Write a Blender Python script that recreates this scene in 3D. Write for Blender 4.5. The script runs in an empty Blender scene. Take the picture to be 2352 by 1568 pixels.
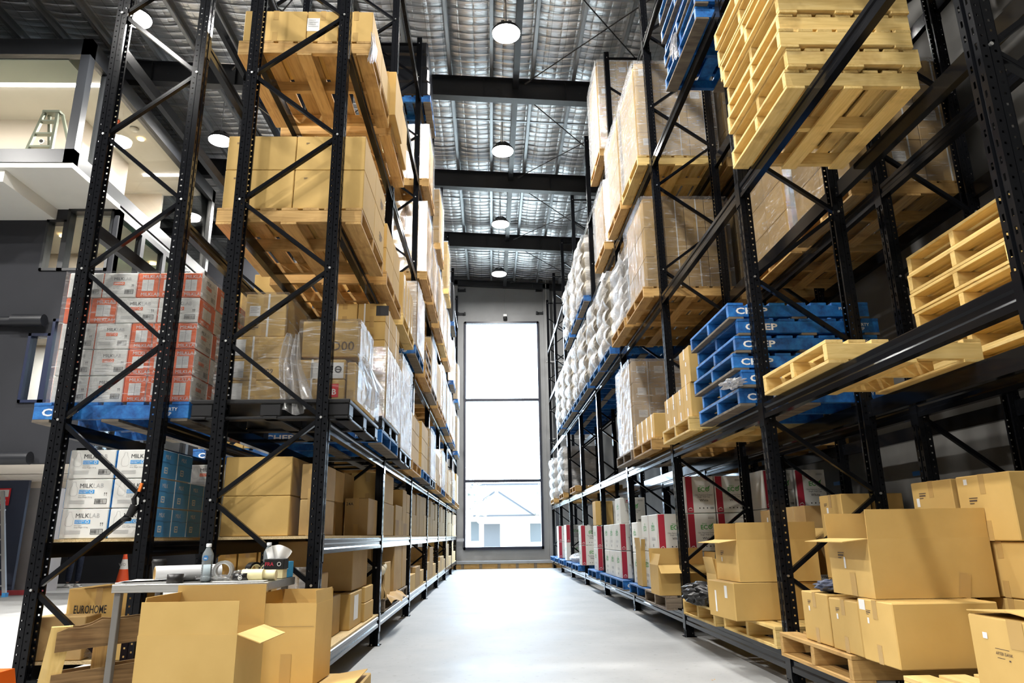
import bpy, bmesh, math, random
from mathutils import Vector, Matrix, Euler
random.seed(11)
sc = bpy.context.scene
COL = sc.collection
PI = math.pi

# ------------------------------------------------------------------ camera
def make_camera():
    pitch, yaw, roll = 0.2685, 0.0322, -0.0144
    F = Vector((math.sin(yaw)*math.cos(pitch), math.cos(yaw)*math.cos(pitch), math.sin(pitch)))
    R0 = Vector((math.cos(yaw), -math.sin(yaw), 0))
    U0 = R0.cross(F)
    c, s = math.cos(roll), math.sin(roll)
    R = R0*c + U0*s
    U = U0*c - R0*s
    cd = bpy.data.cameras.new('camera')
    cd.sensor_width = 36
    cd.lens = 1619.1/2352*36
    cd.clip_start = 0.05
    cd.clip_end = 300
    co = bpy.data.objects.new('camera', cd)
    co.matrix_world = Matrix(((R.x, U.x, -F.x, 0), (R.y, U.y, -F.y, 0), (R.z, U.z, -F.z, 1.0424), (0, 0, 0, 1)))
    COL.objects.link(co)
    sc.camera = co
make_camera()

# ------------------------------------------------------------------ world, exposure
world = bpy.data.worlds.new('sky')
sc.world = world
world.use_nodes = True
bgn = world.node_tree.nodes['Background']
bgn.inputs[0].default_value = (0.63, 0.80, 1.0, 1)
bgn.inputs[1].default_value = 27.0
sc.view_settings.view_transform = 'Standard'
sc.view_settings.look = 'None'
sc.view_settings.exposure = 0.0
sc.view_settings.gamma = 1.0
sc.view_settings.use_curve_mapping = False
LAMP_W = 300.0
cy = sc.cycles
cy.use_denoising = True
try:
    cy.denoiser = 'OPENIMAGEDENOISE'
except Exception:
    pass
cy.max_bounces = 7
cy.diffuse_bounces = 4
cy.glossy_bounces = 3
cy.transmission_bounces = 4
cy.transparent_max_bounces = 14
cy.caustics_reflective = False
cy.caustics_refractive = False
cy.sample_clamp_indirect = 6.0

# a daylight portal in the tall window opening
pl = bpy.data.lights.new('window_portal', 'AREA')
pl.shape = 'RECTANGLE'
pl.size = 2.75
pl.size_y = 8.1
pl.cycles.is_portal = True
po = bpy.data.objects.new('window_portal', pl)
po.location = (0.42, 25.32, 4.63)
po.rotation_euler = (-PI/2, 0, 0)
COL.objects.link(po)

# ------------------------------------------------------------------ materials
MATS = {}
def new_mat(name):
    m = bpy.data.materials.new(name)
    m.use_nodes = True
    nt = m.node_tree
    b = nt.nodes['Principled BSDF']
    MATS[name] = m
    return m, nt, b
def plain(name, col, rough=0.5, metal=0.0, spec=0.5, **kw):
    m, nt, b = new_mat(name)
    b.inputs['Base Color'].default_value = (*col, 1)
    b.inputs['Roughness'].default_value = rough
    b.inputs['Metallic'].default_value = metal
    b.inputs['Specular IOR Level'].default_value = spec
    for k, v in kw.items():
        b.inputs[k.replace('_', ' ')].default_value = v
    return m
def coords(nt, scale=(1, 1, 1), rnd=True, world_space=False):
    n = nt.nodes
    mp = n.new('ShaderNodeMapping')
    mp.inputs['Scale'].default_value = scale
    if world_space:
        g = n.new('ShaderNodeNewGeometry')
        nt.links.new(g.outputs['Position'], mp.inputs['Vector'])
    else:
        tc = n.new('ShaderNodeTexCoord')
        if rnd:
            oi = n.new('ShaderNodeObjectInfo')
            mu = n.new('ShaderNodeMath'); mu.operation = 'MULTIPLY'
            mu.inputs[1].default_value = 37.0
            nt.links.new(oi.outputs['Random'], mu.inputs[0])
            va = n.new('ShaderNodeVectorMath'); va.operation = 'ADD'
            nt.links.new(tc.outputs['Object'], va.inputs[0])
            nt.links.new(mu.outputs[0], va.inputs[1])
            nt.links.new(va.outputs[0], mp.inputs['Vector'])
        else:
            nt.links.new(tc.outputs['Object'], mp.inputs['Vector'])
    return mp.outputs[0]
def noise(nt, vec, scale, detail=4, rough=0.55, dist=0.0):
    t = nt.nodes.new('ShaderNodeTexNoise')
    t.inputs['Scale'].default_value = scale
    t.inputs['Detail'].default_value = detail
    t.inputs['Roughness'].default_value = rough
    t.inputs['Distortion'].default_value = dist
    nt.links.new(vec, t.inputs['Vector'])
    return t.outputs['Fac']
def ramp(nt, fac, stops):
    r = nt.nodes.new('ShaderNodeValToRGB')
    e = r.color_ramp.elements
    while len(e) < len(stops):
        e.new(0.5)
    for i, (p, c) in enumerate(stops):
        e[i].position = p
        e[i].color = (*c, 1) if len(c) == 3 else c
    nt.links.new(fac, r.inputs[0])
    return r.outputs[0]
def bump(nt, b, h, strength, dist=0.01):
    bp = nt.nodes.new('ShaderNodeBump')
    bp.inputs['Strength'].default_value = strength
    bp.inputs['Distance'].default_value = dist
    nt.links.new(h, bp.inputs['Height'])
    nt.links.new(bp.outputs[0], b.inputs['Normal'])
def vary(nt, col_out, amt):
    """per-object lightness differences between pieces of one kind"""
    oi = nt.nodes.new('ShaderNodeObjectInfo')
    mr = nt.nodes.new('ShaderNodeMapRange')
    mr.inputs[3].default_value = 1-amt
    mr.inputs[4].default_value = 1+amt
    nt.links.new(oi.outputs['Random'], mr.inputs[0])
    mx = nt.nodes.new('ShaderNodeVectorMath'); mx.operation = 'MULTIPLY'
    nt.links.new(col_out, mx.inputs[0])
    nt.links.new(mr.outputs[0], mx.inputs[1])
    return mx.outputs[0]
def tex_mat(name, c1, c2, scale=(1, 1, 1), nscale=5, rough=0.6, spec=0.3, bmp=0.0, var=0.0, lo=0.35, hi=0.65, metal=0.0, dist=0.0, detail=4):
    m, nt, b = new_mat(name)
    v = coords(nt, scale)
    f = noise(nt, v, nscale, detail, 0.6, dist)
    c = ramp(nt, f, [(lo, c1), (hi, c2)])
    if var:
        c = vary(nt, c, var)
    nt.links.new(c, b.inputs['Base Color'])
    b.inputs['Roughness'].default_value = rough
    b.inputs['Metallic'].default_value = metal
    b.inputs['Specular IOR Level'].default_value = spec
    if bmp:
        bump(nt, b, f, bmp, 0.004)
    return m
KRAFT = tex_mat('kraft_cardboard', (.545, .358, .118), (.595, .396, .137), nscale=3, rough=.72, spec=.25, var=.09)
KRAFT_IN = tex_mat('kraft_inside', (.60, .42, .2), (.66, .47, .23), nscale=6, rough=.8, spec=.2)
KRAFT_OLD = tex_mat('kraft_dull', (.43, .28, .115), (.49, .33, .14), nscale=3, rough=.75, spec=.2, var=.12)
WHITEBOX = tex_mat('white_cardboard', (.72, .72, .68), (.78, .78, .74), nscale=2, rough=.6, spec=.3, var=.03)
def wood(name, c1, c2, c3, axis, var=.12):
    s = [14, 14, 14]
    s[axis] = 1.0
    m, nt, b = new_mat(name)
    v = coords(nt, s)
    f = noise(nt, v, 2.2, 5, .6, 1.2)
    c = ramp(nt, f, [(.25, c1), (.52, c2), (.75, c3)])
    v2 = coords(nt, (2.2, 2.2, 2.2))
    f2 = noise(nt, v2, 2.0, 3)
    d = ramp(nt, f2, [(.55, (1, 1, 1)), (.75, (.62, .55, .48))])
    mx = nt.nodes.new('ShaderNodeVectorMath'); mx.operation = 'MULTIPLY'
    nt.links.new(c, mx.inputs[0]); nt.links.new(d, mx.inputs[1])
    nt.links.new(vary(nt, mx.outputs[0], var), b.inputs['Base Color'])
    b.inputs['Roughness'].default_value = .65
    b.inputs['Specular IOR Level'].default_value = .25
    bump(nt, b, f, .25, .003)
    return m
PINE = [wood('pine_grain_%d' % a, (.60, .40, .13), (.74, .53, .20), (.80, .60, .27), a) for a in (0, 1, 2)]
AGED = [wood('aged_wood_grain_%d' % a, (.34, .20, .07), (.52, .32, .115), (.60, .39, .16), a, .16) for a in (0, 1, 2)]
GREYWOOD = [wood('grey_weathered_wood_%d' % a, (.13, .105, .08), (.24, .19, .14), (.32, .26, .19), a, .16) for a in (0, 1, 2)]
def blue_wood(name):
    m, nt, b = new_mat(name)
    f = noise(nt, coords(nt, (3, 3, 3)), 4, 6, .65)
    c = ramp(nt, f, [(.3, (.004, .03, .10)), (.43, (.006, .085, .30)), (.60, (.012, .15, .46)), (.68, (.03, .20, .50)), (.74, (.16, .27, .30))])
    nt.links.new(vary(nt, c, .2), b.inputs['Base Color'])
    b.inputs['Roughness'].default_value = .55
    bump(nt, b, f, .3, .003)
    return m
BLUE = blue_wood('blue_painted_wood')
DARKBOARD = wood('dark_pallet_board', (.10, .06, .025), (.22, .135, .06), (.30, .19, .09), 0)
BLUE_UNDER = tex_mat('blue_pallet_bare_wood', (.10, .085, .07), (.2, .17, .13), (1, 5, 5), 3, .8, .2, .2)
BLACKPLASTIC = plain('black_plastic', (.012, .012, .013), .45, 0, .3)
def steel():
    m, nt, b = new_mat('black_gloss_steel')
    b.inputs['Base Color'].default_value = (.010, .011, .014, 1)
    b.inputs['Base Color'].default_value = (.006, .0065, .008, 1)
    b.inputs['Roughness'].default_value = .13
    b.inputs['Specular IOR Level'].default_value = .13
    return m
STEEL = steel()
STEELGREY = plain('grey_blue_steel', (.10, .115, .14), .35, .3)
BOLT = plain('zinc_bolt', (.62, .62, .6), .3, .9)
GALV = plain('galvanised_steel', (.34, .36, .38), .42, .75)
BEAMBLK = plain('matt_black_steel', (.011, .012, .015), .4)
CHIP = tex_mat('chipboard', (.50, .36, .17), (.72, .57, .33), (60, 60, 60), 2, .8, .2)
def film(name, haze, tint, dens):
    m, nt, b = new_mat(name)
    nt.nodes.remove(b)
    n = nt.nodes
    out = n['Material Output']
    v = coords(nt, (1.3, 1.3, 11.0))
    f = noise(nt, v, 3.0, 7, .68, 1.6)
    fine = noise(nt, coords(nt, (11, 11, 30)), 4.0, 4, .65, 1.5)
    ad = n.new('ShaderNodeMath'); ad.operation = 'ADD'
    nt.links.new(f, ad.inputs[0]); nt.links.new(fine, ad.inputs[1])
    bp = n.new('ShaderNodeBump'); bp.inputs['Strength'].default_value = 1.0; bp.inputs['Distance'].default_value = .06
    nt.links.new(ad.outputs[0], bp.inputs['Height'])
    tr = n.new('ShaderNodeBsdfTransparent'); tr.inputs[0].default_value = (*tint, 1)
    df = n.new('ShaderNodeBsdfDiffuse'); df.inputs[0].default_value = (.9, .9, .9, 1)
    gl = n.new('ShaderNodeBsdfGlossy'); gl.inputs['Roughness'].default_value = .10
    nt.links.new(bp.outputs[0], gl.inputs['Normal'])
    st = ramp(nt, f, [(.50, (haze,)*3), (.59, (haze+dens*.35,)*3), (.67, (min(1, haze+dens*2.0),)*3)])
    m1 = n.new('ShaderNodeMixShader'); m2 = n.new('ShaderNodeMixShader')
    nt.links.new(st, m1.inputs[0]); nt.links.new(tr.outputs[0], m1.inputs[1]); nt.links.new(df.outputs[0], m1.inputs[2])
    lw = n.new('ShaderNodeLayerWeight'); lw.inputs[0].default_value = .28
    nt.links.new(bp.outputs[0], lw.inputs['Normal'])
    mm = n.new('ShaderNodeMath'); mm.operation = 'MULTIPLY_ADD'
    mm.inputs[1].default_value = .48; mm.inputs[2].default_value = .03
    nt.links.new(lw.outputs['Fresnel'], mm.inputs[0])
    nt.links.new(mm.outputs[0], m2.inputs[0]); nt.links.new(m1.outputs[0], m2.inputs[1]); nt.links.new(gl.outputs[0], m2.inputs[2])
    nt.links.new(m2.outputs[0], out.inputs[0])
    return m
FILM = film('clear_stretch_film', .03, (.99, .99, .99), .26)
FILM_MID = film('hazy_stretch_film', .21, (.97, .97, .98), .36)
FILM_WHITE = film('milky_stretch_film', .30, (.95, .95, .97), .40)
FILM_BLACK = plain('black_stretch_film', (.012, .013, .016), .22)
TAPE = plain('brown_packing_tape', (.50, .325, .12), .25, 0, .5)
LABEL = plain('white_paper', (.8, .8, .78), .5)
INK = plain('black_ink', (.02, .02, .022), .6)
INKGREY = plain('grey_ink', (.42, .42, .42), .6)
BROWNINK = plain('brown_ink', (.10, .065, .04), .7)
RED = plain('red_print', (.42, .02, .045), .5)
CRIMSON = plain('bright_red_sticker', (.70, .02, .03), .5)
GREENP = plain('green_print', (.07, .36, .07), .5)
ORANGE = tex_mat('orange_print', (.78, .13, .035), (.85, .17, .05), nscale=3, rough=.45, var=.03)
SKYB = tex_mat('sky_blue_print', (.06, .30, .66), (.08, .36, .74), nscale=3, rough=.45, var=.05)
WHITEP = plain('white_print', (.82, .82, .8), .5)
STRAP = plain('white_plastic_strap', (.8, .8, .78), .4)
STAINLESS = tex_mat('brushed_stainless', (.40, .39, .36), (.5, .49, .46), (1, 30, 30), 3, .32, .5, metal=.9)
GREYPAINT = plain('grey_painted_steel', (.17, .165, .155), .45, .2)
CREAM = plain('cream_tape', (.80, .72, .42), .35)
GLASSBLUE = None
def clear(name, col, opac, rough=.05, spec=.5):
    m, nt, b = new_mat(name)
    n = nt.nodes
    out = n['Material Output']
    nt.nodes.remove(b)
    tr = n.new('ShaderNodeBsdfTransparent'); tr.inputs[0].default_value = (*col, 1)
    gl = n.new('ShaderNodeBsdfGlossy'); gl.inputs['Roughness'].default_value = rough
    df = n.new('ShaderNodeBsdfDiffuse'); df.inputs[0].default_value = (*col, 1)
    m1 = n.new('ShaderNodeMixShader'); m1.inputs[0].default_value = opac
    nt.links.new(tr.outputs[0], m1.inputs[1]); nt.links.new(df.outputs[0], m1.inputs[2])
    lw = n.new('ShaderNodeLayerWeight'); lw.inputs[0].default_value = spec
    m2 = n.new('ShaderNodeMixShader')
    nt.links.new(lw.outputs['Fresnel'], m2.inputs[0]); nt.links.new(m1.outputs[0], m2.inputs[1]); nt.links.new(gl.outputs[0], m2.inputs[2])
    nt.links.new(m2.outputs[0], out.inputs[0])
    return m
GLASS = clear('window_glass', (.98, .99, .99), 0.0, .02, .12)
OFFGLASS = clear('office_glass', (.95, .96, .95), 0.0, .02, .07)
BOTTLE = clear('bottle_plastic', (.86, .95, .99), .22, .06, .3)
def emit(name, col, s):
    m, nt, b = new_mat(name)
    b.inputs['Base Color'].default_value = (*col, 1)
    b.inputs['Emission Color'].default_value = (*col, 1)
    b.inputs['Emission Strength'].default_value = s
    return m
LAMPGLOW = emit('lamp_diffuser', (1, .98, .95), 30)
STRIPGLOW = emit('strip_light_diffuser', (1, .95, .97), 9)
WARMGLOW = emit('downlight_glow', (1, .75, .4), 6)
EXITGREEN = emit('exit_sign_green', (.05, .6, .25), 1.2)
EXITWHITE = emit('exit_sign_white', (.9, 1, .9), 1.6)
def concrete():
    m, nt, b = new_mat('polished_concrete')
    v = coords(nt, (1, 1, 1), False, True)
    f = noise(nt, v, .9, 8, .62, .4)
    c = ramp(nt, f, [(.3, (.31, .315, .315)), (.5, (.375, .38, .38)), (.72, (.44, .445, .445))])
    f2 = noise(nt, v, 14, 5, .7)
    d = ramp(nt, f2, [(.28, (.72, .70, .68)), (.42, (1, 1, 1))])
    mx = nt.nodes.new('ShaderNodeVectorMath'); mx.operation = 'MULTIPLY'
    nt.links.new(c, mx.inputs[0]); nt.links.new(d, mx.inputs[1])
    nt.links.new(mx.outputs[0], b.inputs['Base Color'])
    r = ramp(nt, f, [(.3, (.52,)*3), (.7, (.66,)*3)])
    nt.links.new(r, b.inputs['Roughness'])
    b.inputs['Specular IOR Level'].default_value = .22
    bump(nt, b, f2, .06, .003)
    return m
CONCRETE = concrete()
def wallmat(name, c, k=.06):
    m, nt, b = new_mat(name)
    v = coords(nt, (1, 1, 1), False, True)
    f = noise(nt, v, 2.5, 6, .6)
    nt.links.new(ramp(nt, f, [(.3, tuple(x*(1-k) for x in c)), (.7, tuple(x*(1+k) for x in c))]), b.inputs['Base Color'])
    b.inputs['Roughness'].default_value = .75
    b.inputs['Specular IOR Level'].default_value = .25
    return m
WALLGREY = wallmat('grey_precast_wall', (.27, .275, .28))
WALLDARK = wallmat('charcoal_wall', (.019, .020, .024))
WALLSIDE = wallmat('grey_side_wall', (.13, .127, .12), .12)
PLASTER = wallmat('cream_plaster', (.74, .67, .58), .02)
SOFFIT = wallmat('white_soffit', (.70, .70, .66), .02)
OFFCEIL = wallmat('office_ceiling_white', (.66, .64, .56), .02)
OFFGREEN = wallmat('office_bulkhead_grey_green', (.36, .39, .33), .02)
def foil():
    m, nt, b = new_mat('quilted_foil_insulation')
    n = nt.nodes
    v = coords(nt, (1, 1, 1), False, True)
    sx = n.new('ShaderNodeSeparateXYZ'); nt.links.new(v, sx.inputs[0])
    def grid(o, pitch, wd):
        a = n.new('ShaderNodeMath'); a.operation = 'DIVIDE'; a.inputs[1].default_value = pitch
        nt.links.new(o, a.inputs[0])
        f = n.new('ShaderNodeMath'); f.operation = 'FRACT'; nt.links.new(a.outputs[0], f.inputs[0])
        l = n.new('ShaderNodeMath'); l.operation = 'LESS_THAN'; l.inputs[1].default_value = wd
        nt.links.new(f.outputs[0], l.inputs[0])
        return l.outputs[0]
    g1 = grid(sx.outputs[0], .30, .035); g2 = grid(sx.outputs[1], .15, .05)
    mx = n.new('ShaderNodeMath'); mx.operation = 'MAXIMUM'
    nt.links.new(g1, mx.inputs[0]); nt.links.new(g2, mx.inputs[1])
    def pillow(o, pitch):
        a = n.new('ShaderNodeMath'); a.operation = 'MULTIPLY'; a.inputs[1].default_value = PI/pitch
        nt.links.new(o, a.inputs[0])
        b1 = n.new('ShaderNodeMath'); b1.operation = 'SINE'; nt.links.new(a.outputs[0], b1.inputs[0])
        c = n.new('ShaderNodeMath'); c.operation = 'ABSOLUTE'; nt.links.new(b1.outputs[0], c.inputs[0])
        d = n.new('ShaderNodeMath'); d.operation = 'POWER'; d.inputs[1].default_value = .45; nt.links.new(c.outputs[0], d.inputs[0])
        return d.outputs[0]
    pw = n.new('ShaderNodeMath'); pw.operation = 'MULTIPLY'
    xw = n.new('ShaderNodeMath'); xw.operation = 'MULTIPLY_ADD'; xw.inputs[1].default_value = .25; xw.inputs[2].default_value = .75
    nt.links.new(pillow(sx.outputs[0], .28), xw.inputs[0])
    nt.links.new(xw.outputs[0], pw.inputs[0]); nt.links.new(pillow(sx.outputs[1], .21), pw.inputs[1])
    f = noise(nt, coords(nt, (.8, 4.5, 1), False, True), 2.2, 5, .6, .4)
    ad = n.new('ShaderNodeMath'); ad.operation = 'MULTIPLY_ADD'; ad.inputs[1].default_value = 1.0
    nt.links.new(f, ad.inputs[0]); nt.links.new(pw.outputs[0], ad.inputs[2])
    bump(nt, b, ad.outputs[0], .8, .05)
    nt.links.new(ramp(nt, mx.outputs[0], [(.3, (.84, .85, .87)), (.7, (.45, .46, .47))]), b.inputs['Base Color'])
    b.inputs['Metallic'].default_value = .9
    b.inputs['Roughness'].default_value = .30
    return m
FOIL = foil()
SACK = tex_mat('woven_sack', (.52, .46, .36), (.66, .61, .5), nscale=7, rough=.75, bmp=.3, var=.1)

# ------------------------------------------------------------------ mesh helpers
class MB:
    def __init__(self):
        self.v = []; self.f = []; self.mi = []; self.sm = []
    def add(self, vs, fs, mi=0, smooth=False):
        o = len(self.v)
        self.v += [tuple(p) for p in vs]
        for f in fs:
            self.f.append(tuple(o+i for i in f)); self.mi.append(mi); self.sm.append(smooth)
    def box(self, a, b, mi=0, bev=0.0):
        x0, y0, z0 = a; x1, y1, z1 = b
        if bev <= 0:
            vs = [(x0,y0,z0),(x1,y0,z0),(x1,y1,z0),(x0,y1,z0),(x0,y0,z1),(x1,y0,z1),(x1,y1,z1),(x0,y1,z1)]
            self.add(vs, [(0,3,2,1),(4,5,6,7),(0,1,5,4),(1,2,6,5),(2,3,7,6),(3,0,4,7)], mi)
            return
        # chamfered box
        B = bev
        X = (x0, x0+B, x1-B, x1); Y = (y0, y0+B, y1-B, y1); Z = (z0, z0+B, z1-B, z1)
        vs = []; idx = {}
        def vid(i, j, k):
            if (i, j, k) not in idx:
                idx[(i, j, k)] = len(vs); vs.append((X[i], Y[j], Z[k]))
            return idx[(i, j, k)]
        fs = []
        def q(*c): fs.append(tuple(vid(*t) for t in c))
        q((1,1,0),(1,2,0),(2,2,0),(2,1,0)); q((1,1,3),(2,1,3),(2,2,3),(1,2,3))
        q((1,0,1),(2,0,1),(2,0,2),(1,0,2)); q((1,3,1),(1,3,2),(2,3,2),(2,3,1))
        q((0,1,1),(0,1,2),(0,2,2),(0,2,1)); q((3,1,1),(3,2,1),(3,2,2),(3,1,2))
        for k, kk in ((1, 0), (2, 3)):
            s = (kk == 0)
            def e(*c): q(*(c if s else c[::-1]))
            e((1,0,k),(1,1,kk),(2,1,kk),(2,0,k)); e((2,3,k),(2,2,kk),(1,2,kk),(1,3,k))
            e((0,2,k),(1,2,kk),(1,1,kk),(0,1,k)); e((3,1,k),(2,1,kk),(2,2,kk),(3,2,k))
            e((0,1,k),(1,1,kk),(1,0,k)); e((2,0,k),(2,1,kk),(3,1,k)); e((3,2,k),(2,2,kk),(2,3,k)); e((1,3,k),(1,2,kk),(0,2,k))
        q((0,1,1),(1,0,1),(1,0,2),(0,1,2)); q((2,0,1),(3,1,1),(3,1,2),(2,0,2)); q((3,2,1),(2,3,1),(2,3,2),(3,2,2)); q((1,3,1),(0,2,1),(0,2,2),(1,3,2))
        self.add(vs, fs, mi)
    def obox(self, c, ax, ay, az, mi=0):
        c, ax, ay, az = Vector(c), Vector(ax), Vector(ay), Vector(az)
        vs = [c+ax*i+ay*j+az*k for k in (-1, 1) for j in (-1, 1) for i in (-1, 1)]
        self.add(vs, [(0,2,3,1),(4,5,7,6),(0,1,5,4),(1,3,7,5),(3,2,6,7),(2,0,4,6)], mi)
    def bar(self, p, q, w, h, up=(0, 0, 1), mi=0):
        p, q = Vector(p), Vector(q)
        d = (q-p); L = d.length; d.normalize()
        s = d.cross(Vector(up))
        if s.length < 1e-4: s = d.cross(Vector((1, 0, 0)))
        s.normalize(); u = s.cross(d)
        self.obox((p+q)/2, d*L/2, s*w/2, u*h/2, mi)
    def tube(self, p, q, r0, r1=None, n=12, mi=0, caps=True, smooth=True):
        r1 = r0 if r1 is None else r1
        p, q = Vector(p), Vector(q)
        d = (q-p).normalized()
        s = d.orthogonal().normalized(); t = d.cross(s)
        vs = []
        for c, r in ((p, r0), (q, r1)):
            vs += [c+(s*math.cos(2*PI*i/n)+t*math.sin(2*PI*i/n))*r for i in range(n)]
        self.add(vs, [(i, (i+1) % n, n+(i+1) % n, n+i) for i in range(n)], mi, smooth)
        if caps:
            self.add(vs[:n], [tuple(range(n))[::-1]], mi); self.add(vs[n:], [tuple(range(n))], mi)
    def lathe(self, prof, n=20, mi=0, c=(0, 0, 0), smooth=True):
        vs = []
        for r, z in prof:
            vs += [(c[0]+r*math.cos(2*PI*i/n), c[1]+r*math.sin(2*PI*i/n), c[2]+z) for i in range(n)]
        fs = []
        for k in range(len(prof)-1):
            fs += [(k*n+i, k*n+(i+1) % n, (k+1)*n+(i+1) % n, (k+1)*n+i) for i in range(n)]
        self.add(vs, fs, mi, smooth)
    def prism(self, poly, y0, y1, mi=0):
        """poly in x,z ; extruded along y"""
        n = len(poly)
        vs = [(x, y0, z) for x, z in poly]+[(x, y1, z) for x, z in poly]
        fs = [(i, (i+1) % n, n+(i+1) % n, n+i) for i in range(n)]
        fs += [tuple(range(n))[::-1], tuple(range(n, 2*n))]
        self.add(vs, fs, mi)
    def grid(self, fn, nu, nv, mi=0, smooth=True):
        vs = [fn(i/nu, j/nv) for j in range(nv+1) for i in range(nu+1)]
        fs = [(j*(nu+1)+i, j*(nu+1)+i+1, (j+1)*(nu+1)+i+1, (j+1)*(nu+1)+i) for j in range(nv) for i in range(nu)]
        self.add(vs, fs, mi, smooth)
    def mesh_of(self, me, mat4, mi=0):
        self.add([mat4 @ v.co for v in me.vertices], [tuple(p.vertices) for p in me.polygons], mi)
    def mesh(self, name, mats):
        me = bpy.data.meshes.new(name)
        me.from_pydata(self.v, [], self.f)
        for m in (mats if isinstance(mats, (list, tuple)) else [mats]):
            me.materials.append(m)
        me.polygons.foreach_set('material_index', self.mi)
        me.polygons.foreach_set('use_smooth', self.sm)
        me.update()
        return me
def link(name, me, parent=None, loc=(0, 0, 0), rz=0.0, rot=None):
    o = bpy.data.objects.new(name, me)
    COL.objects.link(o)
    if parent is not None: o.parent = parent
    o.location = loc
    o.rotation_euler = rot if rot else (0, 0, rz)
    return o
def tag(o, label, cat, group=None, kind=None):
    if label: o['label'] = label
    if cat: o['category'] = cat
    if group: o['group'] = group
    if kind: o['kind'] = kind
    return o
def thing(name, label, cat, loc=(0, 0, 0), rz=0.0, group=None, me=None, rot=None):
    o = link(name, me, None, loc, rz, rot)
    return tag(o, label, cat, group)
def struct(name, me, loc=(0, 0, 0), rz=0):
    return tag(link(name, me, None, loc, rz), None, None, None, 'structure')
CACHE = {}
def cached(key, fn):
    if key not in CACHE: CACHE[key] = fn()
    return CACHE[key]
# ------------------------------------------------------------------ lettering
def text_mesh(s, size=1.0, bold=0.0, align='LEFT'):
    def make():
        cu = bpy.data.curves.new('lettering', 'FONT')
        cu.body = s; cu.size = size; cu.offset = bold*size; cu.align_x = align
        cu.resolution_u = 2
        ob = bpy.data.objects.new('lettering', cu)
        COL.objects.link(ob)
        dg = bpy.context.evaluated_depsgraph_get()
        me = bpy.data.meshes.new_from_object(ob.evaluated_get(dg))
        bpy.data.objects.remove(ob)
        return me
    return cached(('txt', s, size, bold, align), make)
# an MB drawn as a print sheet lies in the xz plane facing -y
class Sheet(MB):
    def text(self, s, x, z, size, mi=0, bold=0.0, align='LEFT', lay=0, sx=1.0):
        M = Matrix(((sx*size, 0, 0, x), (0, 0, -1, -.0006*lay), (0, size, 0, z), (0, 0, 0, 1)))
        self.mesh_of(text_mesh(s, 1.0, bold, align), M, mi)
    def rect(self, x0, z0, x1, z1, mi=0, lay=0):
        y = -.0006*lay
        self.add([(x0,y,z0),(x1,y,z0),(x1,y,z1),(x0,y,z1)], [(0,1,2,3)], mi)
    def poly(self, pts, mi=0, lay=0):
        self.add([(x, -.0006*lay, z) for x, z in pts], [tuple(range(len(pts)))], mi)
    def frame(self, x0, z0, x1, z1, t, mi=0, lay=0):
        self.rect(x0, z0, x1, z0+t, mi, lay); self.rect(x0, z1-t, x1, z1, mi, lay)
        self.rect(x0, z0, x0+t, z1, mi, lay); self.rect(x1-t, z0, x1, z1, mi, lay)
    def barcode(self, x0, z0, x1, z1, mi=0, lay=0, n=16):
        r = random.Random(5)
        x = x0; p = (x1-x0)/n
        for i in range(n):
            self.rect(x, z0, x+p*r.choice((.25, .4, .6)), z1, mi, lay); x += p
    def disc(self, x, z, r, mi=0, lay=0, r_in=0, n=20):
        if r_in:
            a = [(x+r*math.cos(2*PI*i/n), -.0006*lay, z+r*math.sin(2*PI*i/n)) for i in range(n)]
            b = [(x+r_in*math.cos(2*PI*i/n), -.0006*lay, z+r_in*math.sin(2*PI*i/n)) for i in range(n)]
            self.add(a+b, [(i, (i+1) % n, n+(i+1) % n, n+i) for i in range(n)], mi)
        else:
            self.poly([(x+r*math.cos(2*PI*i/n), z+r*math.sin(2*PI*i/n)) for i in range(n)], mi, lay)
    def line(self, pts, t, mi=0, lay=0):
        for (a, b), (c, d) in zip(pts, pts[1:]):
            dx, dz = c-a, d-b; L = math.hypot(dx, dz) or 1
            nx, nz = -dz/L*t/2, dx/L*t/2
            self.poly([(a-nx, b-nz), (c-nx, d-nz), (c+nx, d+nz), (a+nx, b+nz)], mi, lay)
EPS = .0015
def on_front(parent, name, me, x=0, z=0, y=0):    # faces the camera end (-y)
    return link(name, me, parent, (x, y-EPS, z))
def on_side(parent, name, me, x, y=0, z=0, sgn=1):  # faces +x (sgn 1) or -x (sgn -1)
    return link(name, me, parent, (x+EPS*sgn, y, z), sgn*PI/2)
# ------------------------------------------------------------------ cartons
def carton_mesh(w, d, h, mat):
    w, d, h = round(w, 3), round(d, 3), round(h, 3)
    def make():
        m = MB()
        m.box((-w/2, -d/2, 0), (w/2, d/2, h), 0, .005)
        return m.mesh('carton', mat)
    return cached(('carton', w, d, h, mat.name), make)
def sheet_mesh(key, fn, mats):
    def make():
        s = Sheet(); fn(s); return s.mesh('print', mats)
    return cached(key, make)
def tape_mesh(w, d, h, along):
    """clear brown tape over the top seam and down both ends"""
    def make():
        m = MB(); t = .0012; hw = .022; dn = min(.11, h*.3)
        if along == 'x':
            m.box((-w/2-t, -hw, h), (w/2+t, hw, h+t)); m.box((-w/2-t, -hw, h-dn), (-w/2, hw, h)); m.box((w/2, -hw, h-dn), (w/2+t, hw, h))
            m.box((-w/2-t, -hw, 0), (-w/2, hw, dn)); m.box((w/2, -hw, 0), (w/2+t, hw, dn))
        else:
            m.box((-hw, -d/2-t, h), (hw, d/2+t, h+t)); m.box((-hw, -d/2-t, h-dn), (hw, -d/2, h)); m.box((-hw, d/2, h-dn), (hw, d/2+t, h))
            m.box((-hw, -d/2-t, 0), (hw, -d/2, dn)); m.box((-hw, d/2, 0), (hw, d/2+t, dn))
        return m.mesh('tape', TAPE)
    return cached(('tape', round(w, 3), round(d, 3), round(h, 3), along), make)
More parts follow.
